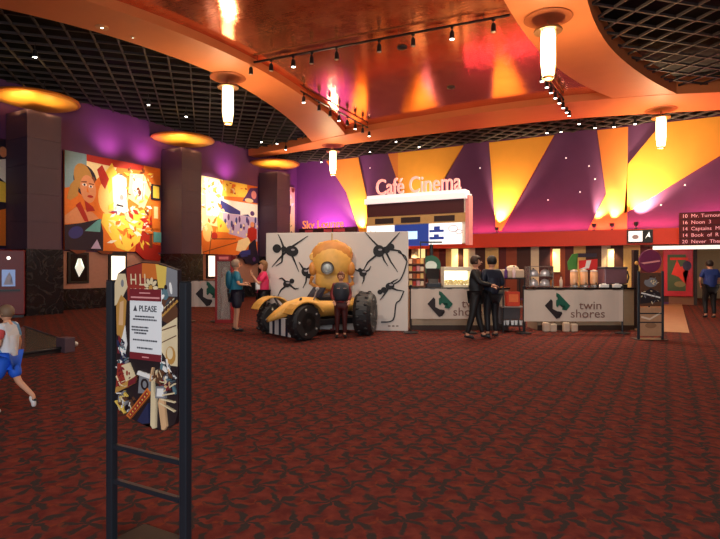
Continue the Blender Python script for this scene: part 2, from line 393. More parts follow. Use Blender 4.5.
# tiny stars on the purple wall
for px, py, sl in [(566, 158, 'top one between the long golden wedge and the bent orange wedge'), (589, 166, 'close left of the top of the bent orange wedge'), (595, 179, 'beside the waist of the bent orange wedge'), (580, 192, 'low, left of the bent orange wedge waist'), (700, 163, 'high, right of the huge golden wedge'), (661, 205, 'low, just under the huge golden wedge'), (685, 185, 'above the film listings board'), (548, 200, 'low, right of the long golden wedge'), (370, 168, 'between the leftmost wedge and the broad wedge'), (480, 168, 'between the broad wedge and the long golden wedge')]:
    X, Z = onback(px, py, YB - .02)
    o = B().lathe([(.035, -.02), (.02, -.03), (.001, -.035)], (X, YB - .0, Z), 8, 'y').done('wall_star', mat('star_lamp', (1, .85, .8), .4, emit=1.2, var=0))
    tag(o, 'tiny pale star light, ' + sl, 'star light', 'star lights on the purple wall')

# uplight fixtures + wedge lights, some assumed from the bright wedge feet
def uplight(px, py, lab, tgt, power, col=(1, .72, .38), spot=66, off=.28):
    X, Z = onback(px, py, YB - off)
    t = thing('wall_uplight', lab, 'uplight', (X, YB - off, 3.12), 0, 'uplights on top of the red valance')
    B().box(-.06, .06, -.04, .04, 0, .05).tube([(0, 0, .05), (0, 0, .16)], .02).done('bracket', BLKM, t)
    B().lathe([(.06, .12), (.09, .16), (.10, .30), (.085, .30), (.07, .2)], n=14).done('lamp_head', BLKM, t)
    TX, TZ = onback(tgt[0], tgt[1], YB)
    light('uplight_beam', 'SPOT', (X, YB - off, 3.46), power, col, aim=(TX, YB, TZ), size=.06, spot=spot, blend=.9)
uplight(363, 230, 'assumed small black uplight at the foot of the leftmost golden wedge', (353, 195), 2550)
uplight(424, 230, 'assumed small black uplight hidden behind the lit café menu box', (426, 165), 2550)
uplight(497, 230, 'small black uplight at the point of the long golden wedge', (508, 185), 3230)
uplight(594, 228, 'small black uplight at the left foot of the bent orange wedge', (612, 185), 1190)
uplight(612, 228, 'small black uplight at the right foot of the bent orange wedge', (620, 190), 1360)
uplight(636, 228, 'assumed small black uplight above the wall screens, right of the corner', (651, 172), 2550, spot=80, off=.45)
# assumed neon hidden on top of the valance, read off the coloured glow
light('assumed_neon', 'AREA', (-4.0, YB - .3, 3.16), 190, (1, .10, .16), aim=(-4.0, YB, 5.2), size=9, size_y=.1)
light('assumed_neon_right', 'AREA', (3.5, YB - .3, 3.16), 190, (1, .12, .22), aim=(3.5, YB, 5.2), size=5, size_y=.1)
light('assumed_lounge_wash', 'SPOT', (-16.2, YB - 1.6, 2.5), 2300, (1, .24, .74), aim=(-16.4, YB, 4.4), size=.1, spot=100, blend=1)  # assumed magenta spot, read off the glow in the corner
# assumed downlights inside the valance, unseen, onto the stripes
for px in (412, 458, 552, 612):
    X, _ = onback(px, 250, YB - .3)
    light('assumed_stripe_light', 'SPOT', (X, YB - .3, 2.44), 110, (1, .66, .3), aim=(X, YB - .05, .5), size=.05, spot=80, blend=.8)

# ================================================================ PILLARS + DISCS (left wall)
pil = None
names = ['plum pillar nearest the left picture edge, on a black marble base', 'plum pillar standing between the two large murals', 'plum pillar behind the couple, next to the white insect wall']
discl = ['large golden ceiling disc over the pillar at the left picture edge', 'golden ceiling disc over the pillar between the two large murals', 'golden ceiling disc over the farthest left pillar']
GOLDD = mat('gold_disc', (.85, .42, .07), .5, .1, var=.12, scale=3)
for i, (y0, y1) in enumerate([(9.8, 10.9), (16.05, 17.1), (22.4, 23.3)]):
    if i == 0:
        t = thing('pillar', names[0], 'pillar', (XL + .1, y0, 0), 0, 'pillars along the left wall')
        w = 1.2
        bb = B()
        for k in range(5): bb.box(0, w, 0, 1.1, 2.1 + k * .88, 2.1 + (k + 1) * .88 - .015)
        bb.box(.02, w - .02, .02, 1.08, 2.1, 6.48); bb.done('shaft', PILLAR, t)
        B().box(-.01, w + .05, -.05, 1.15, 0, 2.1).done('marble_base', MARB, t)
        d = thing('ceiling_disc', discl[0], 'ceiling disc', (-17.9, 10.35, 6.9), 0, 'golden discs above the pillars')
        B().lathe([(.05, -.10), (.7, -.08), (1.15, -.02), (1.28, .06), (1.26, .09), (1.1, .05), (.05, .03)], n=48).done('bowl', GOLDD, d, smooth=True)
        B().lathe([(1.29, .03), (1.31, .06), (1.29, .10), (1.26, .07)], n=48).done('rim', C(190, 110, 40, .4), d)
        B().tube([(-.5, 0, .03), (-.5, 0, .6)], .02).tube([(.5, 0, .03), (.5, 0, .6)], .02).split('hanger', BLKM, d)
        pil, dsc = t, d
    else:
        dup(pil, loc=(XL + .1, y0, 0), label=names[i]); dup(dsc, loc=(-17.9, (y0 + y1) / 2, 6.9), label=discl[i])
    for lx_, ly_ in ((-17.25, -.75), (-17.2, .1), (-17.9, -.8)):
        light('assumed_disc_lamp', 'SPOT', (lx_, (y0 + y1) / 2 + ly_, 6.3), 62 if ly_ == -.75 else 26, (1, .62, .20), aim=(lx_, (y0 + y1) / 2 + ly_ + .1, 6.9), size=.05, spot=150, blend=1)  # assumed unseen lamps near the pillar top, read off the bright disc

# ================================================================ MURALS
MC = dict(sky=C(130, 165, 180), dk=C(35, 25, 50), hair=C(190, 140, 70), skin=C(225, 150, 105), skl=C(250, 200, 120), red=C(180, 40, 30), org=C(230, 120, 40), yel=C(250, 210, 80), wht=C(250, 245, 235), crm=C(245, 225, 170),
          lav=C(190, 175, 215), brn=C(120, 60, 35), blu=C(50, 55, 130), pur=C(90, 50, 110), tea=C(100, 170, 175), pnk=C(240, 150, 150))
MK = list(MC); MM = [MC[k] for k in MK]; I = {k: i for i, k in enumerate(MK)}
def mural(px0, px1, pyt0, pyt1, shapes, label, y_override=None, extra=None):
    """left-wall mural. shapes in unit u (left-right) v (bottom-top)"""
    ya = onleft(px0, pyt0, XL + .1)[0]; yb = onleft(px1, pyt1, XL + .1)[0]; zt = onleft(px0, pyt0, XL + .1)[1]; z0 = 2.15
    w, h = yb - ya, zt - z0
    t = thing('mural', label, 'mural', (XL + .06, ya, z0), PI / 2, 'lit murals along the left wall')
    B().box(0, w, -.07, 0, 0, h).done('backing_panel', MC['org'], t)
    bb = B(); y = -.07
    def S(u, v): return (u * w, v * h)
    for n, sh in enumerate(shapes):
        y0 = -.07; th = .004 + .0003 * n; k = sh[0]; c = I[sh[1]]
        if k == 'p': bb.flat([S(*q) for q in sh[2]], y0, c, th)
        elif k == 'e': cx, cz, rx, rz = sh[2]; bb.disc(cx * w, cz * h, rx * w, rz * h, y0, c, 18, th, sh[3] if len(sh) > 3 else 0)
        elif k == 'l': bb.bar(S(*sh[2]), S(*sh[3]), sh[4] * w, y0, c, th)
    bb.done('painted_figures', MM, t)
    return t, w, h
R = random.Random(3)
def slivers(n, u0, u1, v0, v1, cols, s=.09):
    out = []
    for _ in range(n):
        u, v = R.uniform(u0, u1), R.uniform(v0, v1); a = R.uniform(0, PI); l = R.uniform(.4, 1) * s; ww = l * R.uniform(.2, .5)
        du, dv = math.cos(a) * l, math.sin(a) * l; nu, nv = -math.sin(a) * ww, math.cos(a) * ww
        q = [(u + du, v + dv), (u + nu, v + nv), (u - du * .7, v - dv * .7), (u - nu, v - nv)]
        out.append(('p', R.choice(cols), [(min(max(a_, .005), .995), min(max(b_, .005), .995)) for a_, b_ in q]))
    return out
sh1 = [('p', 'sky', [(0, .62), (0, 1), (.2, 1), (.22, .7)]), ('p', 'red', [(.2, .9), (.2, 1), (.8, 1), (.8, .94)]), ('p', 'crm', [(.2, .8), (.2, .93), (.5, .92), (.42, .7)]),
       ('e', 'dk', (.19, .72, .11, .17), .25), ('e', 'hair', (.17, .75, .085, .15), .3), ('e', 'brn', (.27, .66, .03, .12), .1), ('p', 'hair', [(.02, .52), (.05, .66), (.13, .78), (.12, .56), (.05, .5)]),
       ('p', 'skl', [(.3, .5), (.34, .82), (.5, .88), (.5, .42), (.38, .38)]), ('e', 'org', (.36, .60, .1, .2)), ('e', 'skl', (.40, .58, .09, .18)), ('p', 'yel', [(.38, .84), (.45, .96), (.5, .85), (.47, .7), (.42, .62)]),
       ('p', 'red', [(.3, .86), (.35, .92), (.42, .78), (.38, .66), (.34, .72)]),
       ('e', 'skin', (.215, .64, .075, .145), .12), ('e', 'wht', (.18, .68, .022, .014)), ('e', 'dk', (.18, .68, .01, .012)), ('e', 'wht', (.24, .67, .02, .014)), ('e', 'dk', (.24, .67, .009, .012)),
       ('p', 'brn', [(.15, .71), (.2, .72), (.2, .705), (.15, .70)]), ('p', 'brn', [(.22, .705), (.27, .70), (.27, .69), (.22, .695)]), ('p', 'org', [(.205, .67), (.2, .61), (.23, .6), (.22, .61)]), ('e', 'red', (.235, .565, .028, .014)),
       ('p', 'skin', [(0, .26), (.0, .34), (.1, .44), (.18, .42), (.26, .4), (.33, .33), (.15, .28)]), ('p', 'red', [(.1, .46), (.14, .5), (.2, .36), (.22, .3), (.18, .3)]), ('p', 'red', [(.18, .52), (.26, .46), (.28, .42), (.2, .4)]),
       ('p', 'dk', [(0, 0), (0, .25), (.15, .28), (.33, .34), (.36, .2), (.4, .0)]), ('p', 'tea', [(.18, .2), (.3, .32), (.34, .34), (.33, .2)]), ('e', 'blu', (.1, .18, .07, .06), .4), ('p', 'lav', [(.24, .02), (.3, .12), (.34, .02)]),
       ('p', 'org', [(.36, 0), (.36, .3), (.52, .2), (.55, 0)]), ('p', 'red', [(.7, 0), (.72, .16), (.84, .42), (.9, .1), (1, .08), (1, 0)]), ('p', 'brn', [(.86, .05), (.88, .4), (.9, .4), (.9, .05)]),
       ('p', 'wht', [(.47, .42), (.45, .8), (.52, .86), (.6, .82), (.62, .42)]), ('e', 'lav', (.54, .7, .05, .015), -.1), ('e', 'lav', (.54, .57, .05, .03)), ('e', 'pnk', (.55, .60, .02, .03)), ('p', 'dk', [(.5, .84), (.55, .86), (.58, .83), (.55, .845)]),
       ('e', 'pur', (.53, .42, .09, .018), -.1), ('p', 'dk', [(.49, .5), (.5, .52), (.57, .51), (.57, .49)]),
       ('p', 'crm', [(.62, .6), (.64, .88), (.8, .9), (.88, .7), (.8, .5)]), ('e', 'wht', (.74, .72, .07, .12)), ('e', 'brn', (.75, .68, .02, .03)), ('l', 'brn', (.66, .86), (.7, .8), .012), ('l', 'brn', (.8, .9), (.78, .6), .008),
       ('p', 'yel', [(.34, .3), (.36, .4), (.6, .4), (.82, .5), (.75, .12), (.62, .0), (.5, .04)])]
sh1 += slivers(70, .42, .85, .06, .5, ['wht', 'crm', 'yel', 'org', 'red', 'wht'], .07) + slivers(24, .6, .9, .5, .95, ['wht', 'crm', 'yel', 'brn'], .05) + slivers(12, .8, .98, .05, .5, ['red', 'org', 'brn'], .08)
sh1 += [('p', 'dk', [(.88, .62), (.88, .8), (.99, .8), (.99, .62)]), ('p', 'yel', [(.9, .64), (.9, .78), (.975, .78), (.975, .64)]), ('p', 'org', [(.89, .28), (.89, .56), (.98, .56), (.98, .28)]), ('p', 'crm', [(.91, .4), (.91, .54), (.96, .54), (.96, .4)]), ('p', 'tea', [(.91, .12), (.91, .24), (1, .24), (1, .12)])]
t, w, h = mural(64, 160, 150, 167, sh1, 'large mural with a blonde woman in a dark off-shoulder top, between the first two pillars')
B().flat([(.70 * w, .02), (.74 * w, -.1), (.8 * w, -.3), (.98 * w, -.36), (1.0 * w, -.2), (.95 * w, .02)], -.01, 0, .1).flat([(.3 * w, .0), (.34 * w, -.12), (.44 * w, -.12), (.46 * w, .0)], -.01, 1, .1).flat([(.04 * w, 0), (.1 * w, -.14), (.16 * w, -.1), (.2 * w, 0)], -.01, 1, .1).split('overhanging_cutout', [MC['red'], MC['brn']], t)
sh2 = [('p', 'crm', [(0, 0), (0, 1), (.38, 1), (.38, 0)]), ('p', 'wht', [(.12, .5), (.1, .98), (.36, .98), (.4, .72), (.3, .5)]), ('p', 'lav', [(.38, .3), (.38, .66), (1, .6), (1, .2)]),
       ('p', 'yel', [(.36, .78), (.4, 1), (.8, 1), (.82, .82)]), ('p', 'org', [(.5, .84), (.54, .97), (.6, .97), (.58, .84)]), ('p', 'pur', [(.72, .76), (.86, .96), (1, .98), (1, .76)]), ('e', 'pnk', (.93, .87, .05, .06)), ('e', 'crm', (.84, .78, .08, .03)),
       ('p', 'wht', [(.34, .56), (.34, .74), (1, .74), (1, .55)]), ('p', 'blu', [(.34, .59), (.34, .73), (.68, .61), (.68, .56), (.5, .56)]), ('p', 'blu', [(.7, .56), (.82, .58), (.86, .55)]), ('e', 'pur', (.9, .6, .04, .035))]
for k in range(14): sh2.append(('e', 'pur' if k % 2 else 'blu', (.42 + .045 * k + .01 * (k % 3), .44 + .07 * math.sin(k * 1.7), .018, .045)))
for k in range(12): sh2.append(('e', 'crm', (.44 + .05 * k, .36 + .07 * math.sin(k * 2.3 + 1), .014, .02)))
sh2 += [('p', 'org', [(.06, 0), (.02, .3), (.14, .38), (.36, .36), (.62, .2), (.5, 0)]), ('p', 'yel', [(.3, .3), (.28, .5), (.4, .44), (.5, .3)]), ('e', 'skl', (.14, .28, .08, .12)), ('e', 'red', (.24, .24, .05, .05)), ('l', 'brn', (.06, .02), (.7, .2), .01), ('l', 'brn', (.2, .2), (.6, .22), .012), ('l', 'brn', (.16, 0), (.2, .3), .012),
        ('p', 'crm', [(.6, .06), (.64, .2), (.82, .26), (.86, .18), (.74, .04)]), ('e', 'skin', (.9, .44, .035, .04)), ('p', 'red', [(.8, .26), (.82, .38), (.9, .41), (.98, .38), (.98, .24), (.88, .2)]), ('p', 'dk', [(.82, .0), (.84, .16), (.96, .24), (1, .0)]), ('p', 'blu', [(.64, 0), (.7, .06), (.86, .08), (.86, 0)])]
sh2 += slivers(40, .02, .4, .3, .98, ['wht', 'crm', 'yel', 'org'], .06) + slivers(16, .4, .8, .8, .98, ['org', 'crm', 'red', 'yel'], .04)
t, w, h = mural(198, 257, 175, 185, sh2, 'large mural with a player in red and a crowd, between the second and third pillars')
# dark legs of the painted player hang below the mural edge
bb = B(); bb.flat([(.66 * w, .02), (.64 * w, -.12), (.74 * w, -.2), (.78 * w, -.42), (.9 * w, -.5), (1.02 * w, -.36), (1.06 * w, -.1), (1.0 * w, .02)], -.01, 0, .1); bb.flat([(.66 * w, 0), (.68 * w, -.1), (.8 * w, -.06), (.8 * w, 0)], -.11, 1, .02); bb.disc(.92 * w, -.2, .12, .12, -.11, 2, 12, .02); bb.split('overhanging_cutout', [MC['dk'], MC['blu'], MC['pur']], t)
sh3 = slivers(60, .05, .95, .02, .98, ['wht', 'crm', 'yel', 'brn', 'dk', 'skin'], .16)
ya = 23.45; t = thing('mural', 'narrow cream mural strip in the corner beside the farthest pillar', 'mural', (XL + .06, ya, 3.0), PI / 2, 'lit murals along the left wall')
B().box(0, 2.1, -.06, 0, 0, 3.1).done('backing_panel', MC['crm'], t)
bb = B(); y = 0
for n, s in enumerate(sh3): bb.flat([(a * 2.1, c * 3.1) for a, c in s[2]], -.06, I[s[1]], .003 + .0003 * n)
bb.done('painted_figures', MM, t)
sh0 = [('p', 'dk', [(0, 0), (0, 1), (1, 1), (1, 0)]), ('p', 'wht', [(.93, .66), (.93, .8), (1, .82), (1, .6)]), ('e', 'skin', (.98, .88, .03, .05)), ('p', 'yel', [(.92, .42), (.92, .62), (1, .6), (1, .42)]), ('p', 'org', [(.93, .02), (.94, .34), (1, .36), (1, .02)])]
t = thing('mural', 'mural at the left picture edge with a white and yellow figure', 'mural', (XL + .06, 5.78, 2.15), PI / 2, 'lit murals along the left wall')
B().box(0, 4.0, -.07, 0, 0, 3.5).done('backing_panel', MC['brn'], t)
bb = B()
for n, s in enumerate(sh0):
    if s[0] == 'p': bb.flat([(a * 4, c * 3.5) for a, c in s[2]], -.07, I[s[1]], .004 + .0012 * n)
    else: bb.disc(s[2][0] * 4, s[2][1] * 3.5, s[2][2] * 4, s[2][3] * 3.5, -.07, I[s[1]], 18, .004 + .0012 * n)
bb.done('painted_figures', MM, t)
# mural spotlights, mostly assumed from the lit murals; fixtures hang from the grid
def ceilspot(X, Y, lab, aim=None, power=0, col=(1, .85, .6), spot=40, zt=ZG):
    t = thing('ceiling_spotlight', lab, 'spotlight', (X, Y, zt), 0, 'small spotlights hanging at the grid ceiling')
    B().tube([(0, 0, 0), (0, 0, -.22)], .012).done('stem', BLKM, t)
    B().lathe([(.03, -.2), (.06, -.24), (.07, -.38), (.06, -.40)], n=12).done('lamp_head', BLKM, t)
    B().lathe([(.05, -.402), (.03, -.415), (.001, -.418)], n=12).done('lens', mat('spot_lens', (1, .95, .85), .3, emit=14, var=0), t)
    if aim: light('spot_beam', 'SPOT', (X, Y, zt - .45), power, col, aim=aim, size=.08, spot=spot, blend=.9)
ceilspot(-15.6, 14.6, 'assumed ceiling spotlight aimed at the blonde woman mural', (XL, 14.6, 4.2), 2200, (1, .86, .62), 42)
ceilspot(-15.6, 12.9, 'ceiling spotlight beside the mural light, nearer the left edge', (XL, 12.9, 4.0), 350, (1, .8, .66), 50)
ceilspot(-15.8, 19.2, 'assumed ceiling spotlight aimed at the player mural', (XL, 18.9, 4.6), 2100, (1, .84, .58), 42)
ceilspot(-15.8, 21.0, 'assumed ceiling spotlight aimed at the right half of the player mural', (XL, 21.2, 3.8), 500, (1, .8, .7), 50)
ceilspot(-16.0, 24.4, 'assumed ceiling spotlight aimed at the corner mural strip', (XL, 24.6, 4.6), 450, (1, .85, .6), 40)
ceilspot(-15.6, 7.5, 'assumed ceiling spotlight aimed at the mural at the left picture edge', (XL, 8.2, 4.2), 300, (1, .8, .5), 45)
for y in (13.6, 15.2, 20.0): light('assumed_magenta_wash', 'SPOT', (XL + .7, y, 6.0), 75, (.95, .25, .72), aim=(XL, y, 6.6), size=.1, spot=130, blend=1)  # assumed magenta spots, read off the glow above the murals
for px, py, w_ in [(370, 152, 'over the leftmost golden wedge'), (396, 142, 'over the broad golden wedge'), (419, 147, 'above the café lettering'), (547, 133, 'at the top of the long golden wedge'), (561, 132, 'just right of the long golden wedge top'), (579, 124, 'over the starry purple wall'), (595, 128, 'at the top left of the bent orange wedge'), (614, 127, 'over the middle of the bent orange wedge'), (635, 124, 'over the dark wall right of the corner')]:
    d = (ZG - .4 - CH) * F / (HOR - py); X, Y = W(px, d)
    ceilspot(X, min(Y, YB - .4), 'tiny ceiling spotlight ' + w_)
ceilspot(*W(35, 14.6), 'ceiling spotlight high in the left grid above the big disc')
ceilspot(*W(277, 24.8), 'ceiling spotlight in the grid left of the cross beam end')

# ================================================================ PENDANTS
GLOW = mat('pendant_glass', (1, .9, .6), .3, emit=9, ecol=(1, .80, .42), var=0)
PM = mat('brass_cap', (.45, .25, .10), .3, .8, var=.1)
pend = [((228, 14.3), 'glowing cylinder pendant under the left curved band'), ((548, 10.9), 'largest glowing cylinder pendant, under the right curved band'), ((661, 17.2), 'glowing cylinder pendant under the beam at the right, by the huge golden wedge'), ((333, 22.2), 'farthest glowing pendant, under the beam above the insect wall')]
pr = None
for i, ((px, d), lab) in enumerate(pend):
    X, Y = W(px, d * CK)
    if pr is None:
        pr = thing('pendant_lamp', lab, 'pendant lamp', (X, Y, ZS), 0, 'glowing pendants under the orange bands')
        B().lathe([(.05, 0), (.46, -.0), (.47, -.015), (.45, -.025), (.05, -.03)], n=32).done('shaded_plate', C(170, 90, 45, .6), pr)  # darker orange disc: shading above the pendant put into its colour
        B().tube([(0, 0, -.05), (0, 0, -.26)], .02).done('stem', PM, pr)
        B().lathe([(.05, -.20), (.27, -.24), (.28, -.26), (.27, -.28), (.15, -.27)], n=28).done('collar_ring', PM, pr)
        B().lathe([(.13, -.27), (.14, -.4), (.14, -.9), (.11, -1.15), (.09, -1.17)], n=24).done('glass_tube', GLOW, pr, smooth=True)
        bb = B(); bb.lathe([(.10, -1.17), (.12, -1.19), (.10, -1.23), (.03, -1.24)], n=20)
        for k in range(3):
            a = k * 2 * PI / 3; bb.tube([(.155 * math.cos(a), .155 * math.sin(a), -.27), (.155 * math.cos(a), .155 * math.sin(a), -1.0), (.11 * math.cos(a), .11 * math.sin(a), -1.20)], .008)
        bb.done('cage', PM, pr)
        pr.scale = (CK, CK, CK)
    else: dup(pr, loc=(X, Y, ZS), label=lab)
    light('pendant_glow', 'POINT', (X, Y, ZS - 1.65), 290, (1, .66, .34), size=.18)

# ================================================================ TRACK LIGHTS
def W6(px, py, z=7.42):
    d = (z - CH) * F / (HOR - py); return W(px, d)
ORD = ['first', 'second', 'third', 'fourth', 'fifth', 'sixth', 'seventh', 'eighth', 'ninth']
LENS = mat('track_lens', (1, .96, .88), .3, emit=10, var=0)
head = None
def track(p, q, heads, lab, where, on, first):
    global head
    (xa, ya), (xb, yb) = p, q
    bb = B(); L = math.hypot(xb - xa, yb - ya); a = math.atan2(yb - ya, xb - xa)
    o = thing('lighting_track', lab, 'lighting track', (xa, ya, 7.42), a)
    B().box(0, L, -.03, .03, -.02, .02).done('rail', BLKM, o)
    bb = B()
    for k in range(4): x = L * (.08 + .28 * k); bb.tube([(x, 0, .02), (x, 0, .1)], .008)
    bb.split('hanger', BLKM, o)
    for k, f in enumerate(heads):
        X, Y = xa + (xb - xa) * f, ya + (yb - ya) * f; lit = on[k % len(on)]
        t = thing('track_spotlight', '%s black spotlight %s, %s' % (ORD[k], where, 'lens lit' if lit else 'unlit'), 'spotlight', (X, Y, 7.40), random.uniform(-.5, .5), 'spotlights on the track ' + where)
        B().box(-.03, .03, -.03, .03, -.05, 0).tube([(0, 0, -.05), (0, 0, -.12)], .012).done('bracket', BLKM, t)
        B().lathe([(.035, -.10), (.055, -.14), (.065, -.30), (.06, -.31)], n=12).done('lamp_head', BLKM, t)
        B().lathe([(.056, -.311), (.03, -.325), (.001, -.33)], n=12).done('lens', LENS if lit else C(200, 180, 160, .2), t)
p1, p2 = W6(240, 65), W6(510, 15)
track(p1, p2, [.05, .14, .235, .31, .41, .57, .69, .82, .95], 'long black lighting track crossing the copper ceiling', 'from the left on the long cross track', [0, 0, 1, 0, 0, 0, 0, 1, 0], 1)
p1, p2 = W6(300, 91), W6(372, 130)
track(p1, p2, [.04, .22, .36, .48, .6, .72, .84, .95], 'black lighting track running away along the left curved band', 'from the near end of the left far track', [1, 0, 0, 1, 0, 1, 0, 1], 0)
p1, p2 = W6(541, 69), W6(570, 108)
track(p1, p2, [.03, .17, .3, .44, .58, .72, .86, .97], 'black lighting track running away from below the largest pendant', 'from the near end of the right far track', [1], 0)
# recessed fittings and detectors
for (px, py, lab, lit, r) in [(102, 27, 'lit recessed downlight in the left orange band', 1, .1), (133, 37, 'tiny lit recessed downlight in the left orange band, right of the larger one', 1, .04)]:
    X, Y = W6(px, py, ZS); t = thing('downlight', lab, 'downlight', (X, Y, ZS))
    B().lathe([(r, 0), (r * 1.5, -.0), (r * 1.5, -.02), (r, -.025)], n=20).done('trim_ring', C(220, 160, 110), t); B().lathe([(r, -.005), (r * .6, -.02), (.002, -.03)], n=16).done('lens', LENS, t)
for px, py in [(402, 47), (451, 87)]:
    X, Y = W6(px, py, 7.53); o = B().lathe([(.05, 0), (.14, 0), (.13, -.04), (.06, -.06), (.01, -.065)], (0, 0, 0), 16).done('smoke_detector', BLKM)
    o.location = (X, Y, 7.53)
    tag(o, 'small dark round detector on the copper ceiling, ' + ('near the long track' if py < 60 else 'nearer the far beam'), 'smoke detector')

# ================================================================ CAFE MENU BOX
Ym = 14.8
XA, XB = -8.0, -4.88
wM = XB - XA
t = thing('cafe_menu_sign', 'big lit café menu box with standing pink letters, above the counter', 'menu sign', (XA, Ym, 2.2), 0)
H1 = 1.25
B().box(0, wM, 0, .35, .0, H1 + .02).done('housing', C(235, 220, 205), t, bevel=.02)
B().box(-.05, wM + .05, -.12, .40, H1, H1 + .16).box(-.0, wM, -.06, .37, H1 + .16, H1 + .26).done('cornice', mat('lit_white_cornice', (.95, .85, .85), .5, emit=.5), t)
B().box(.02, wM - .04, -.05, 0, .86, H1).done('maroon_band', C(70, 20, 30), t)
bb = B(); bb.box(.0, wM, -.04, 0, .60, .86)
bb.done('tan_shelf', C(190, 150, 95), t)
for k, x in enumerate((.28, 1.15, 2.2)):
    B().box(x, x + .62, -.05, -.035, .64, .80).done('slot', C(45, 25, 28), t)
# three menu screens
def screen(x0, x1, z0, z1, m, nm='menu_screen'): return B().box(x0, x1, -.05, 0, z0, z1).done(nm, m, t)
SW = mat('screen_white', (.9, .9, .88), .3, emit=1.0, var=.05); SB = mat('screen_blue', (.02, .05, .28), .3, emit=.45, ecol=(.02, .05, .3), var=.05); SL = mat('screen_sky', (.5, .75, .95), .3, emit=.9, var=.02)
screen(.0, .92, .12, .58, SW); s2 = screen(.94, 2.02, -.05, .58, SB); s3 = screen(2.04, wM - .1, -.02, .58, SW)
DK = C(25, 25, 50)
B().box(1.3, 1.68, -.06, -.05, .15, .38).done('picture', SL, s2)
bb = B(); bb.box(2.06, 2.5, -.06, -.05, .33, .40).box(2.2, 2.38, -.06, -.05, .40, .5).box(2.06, 2.5, -.06, -.05, .12, .2).box(2.2, 2.35, -.06, -.05, .2, .27); bb.done('menu_picture', SB, s3)
bb = B()
for (cx, cz, r) in [(2.78, .42, .09), (2.95, .32, .06)]:
    for k in range(20):
        a, c = 2 * PI * k / 20, 2 * PI * (k + 1) / 20; bb.bar((cx + 1.5 * r * math.cos(a), cz + r * math.sin(a)), (cx + 1.5 * r * math.cos(c), cz + r * math.sin(c)), .015, -.05, 0, .008)
bb.done('menu_drawing', C(150, 90, 110), s3)
bb = B(); bb.flat([(.1, .3), (.14, .48), (.2, .3), (.22, .16)], -.05, 0, .008); bb.flat([(.26, .2), (.3, .46), (.34, .2)], -.05, 0, .008); bb.flat([(.56, .2), (.64, .28), (.70, .4), (.78, .26), (.88, .22)], -.05, 0, .008); bb.done('menu_picture', DK, t)
NEON = mat('pink_lit_letters', (.9, .45, .42), .4, emit=.75, ecol=(1, .32, .28), var=0)
text('lettering', 'Café Cinema', .68, NEON, t, (.30, -.05, H1 + .27), .06, 'LEFT', .004, sx=.76)
B().tube([(1.98, .3, -2.2), (1.98, .3, .05)], .055).done('support_post', BLKM, t)
B().box(wM, wM + .1, 0, .35, -.05, H1 + .1).done('end_panel', C(235, 150, 150), t)
B().tube([(.5, .25, -2.2), (.5, .25, .05)], .055).done('support_post', BLKM, t)
light('menu_glow', 'AREA', (XA + wM / 2, Ym - .35, 2.35), 22, (.95, .9, 1), aim=(XA + wM / 2, Ym - 1.6, 0), size=2.6, size_y=.3)

# lounge sign at far left of back wall (letters over a dark shelf)
X0, Z0 = onback(299, 230.5, 24.2); X1, _ = onback(355, 230, 24.2)
t = thing('lounge_sign', 'orange lettering standing on a dark strip in front of the magenta wall', 'sign', (X0, 24.2, Z0 - .1), 0)
B().box(0, X1 - X0, 0, .25, -.1, .18).done('dark_strip', C(50, 10, 30), t); B().box(.4, .9, -.01, 0, -.05, .12).box(1.6, 2.1, -.01, 0, -.05, .12).box(2.2, 2.9, -.01, 0, -.05, .12).split('small_writing', C(170, 60, 80), t)
B().tube([(.2, .1, -Z0 + .1), (.2, .1, -.1)], .05).tube([(2.8, .1, -Z0 + .1), (2.8, .1, -.1)], .05).split('post', BLKM, t)
text('lettering', 'Sky Lounge', .62, mat('orange_lit_letters', (1, .35, .08), .4, emit=.6, var=0), t, (.15, .1, .19), .05, sx=.92)

# ================================================================ CINEMA BOARD (right)
Yc = 24.6
X0, ZT = onback(679, 214, Yc); _, ZB_ = onback(679, 247, Yc)
t = thing('listings_board', 'dark red film listings board with pink lettering above the right opening', 'listings board', (X0, Yc, ZB_ + .08), 0)
hb = ZT - ZB_ - .05
B().box(0, 4.6, 0, .2, .0, hb).done('board_case', C(95, 8, 30), t)
bb = B()
for k in range(6): z = hb * k / 5; bb.box(.02, 4.58, -.012, 0, z - .012, z + .012)
bb.done('row_divider', C(50, 5, 18), t)
PK = mat('pink_led', (.9, .45, .5), .5, emit=.5, ecol=(1, .35, .42), var=0)
rows = ['10  Mr. Turnout', '16  Noon  3', '14  Captains  M', '14  Book  of  R', '20  Never  There']
for k, s in enumerate(rows): text('listing_line', s, hb / 5 * .78, PK, t, (.1, -.012, hb - hb / 5 * (k + 1) + .06), .006, bold=0)
B().box(-.9, 4.6, -.02, .1, -.17, -.03).done('lit_strip', mat('lit_strip', (.95, .9, .8), .4, emit=.9, var=0), t)
B().box(-1.2, 4.6, .0, .14, -.03, .01).done('mounting_bar', C(60, 45, 45), t)
B().box(.5, .6, .2, YB - Yc - .5, .3, .4).box(3.6, 3.7, .2, YB - Yc - .5, .3, .4).split('wall_bracket', BLKM, t)
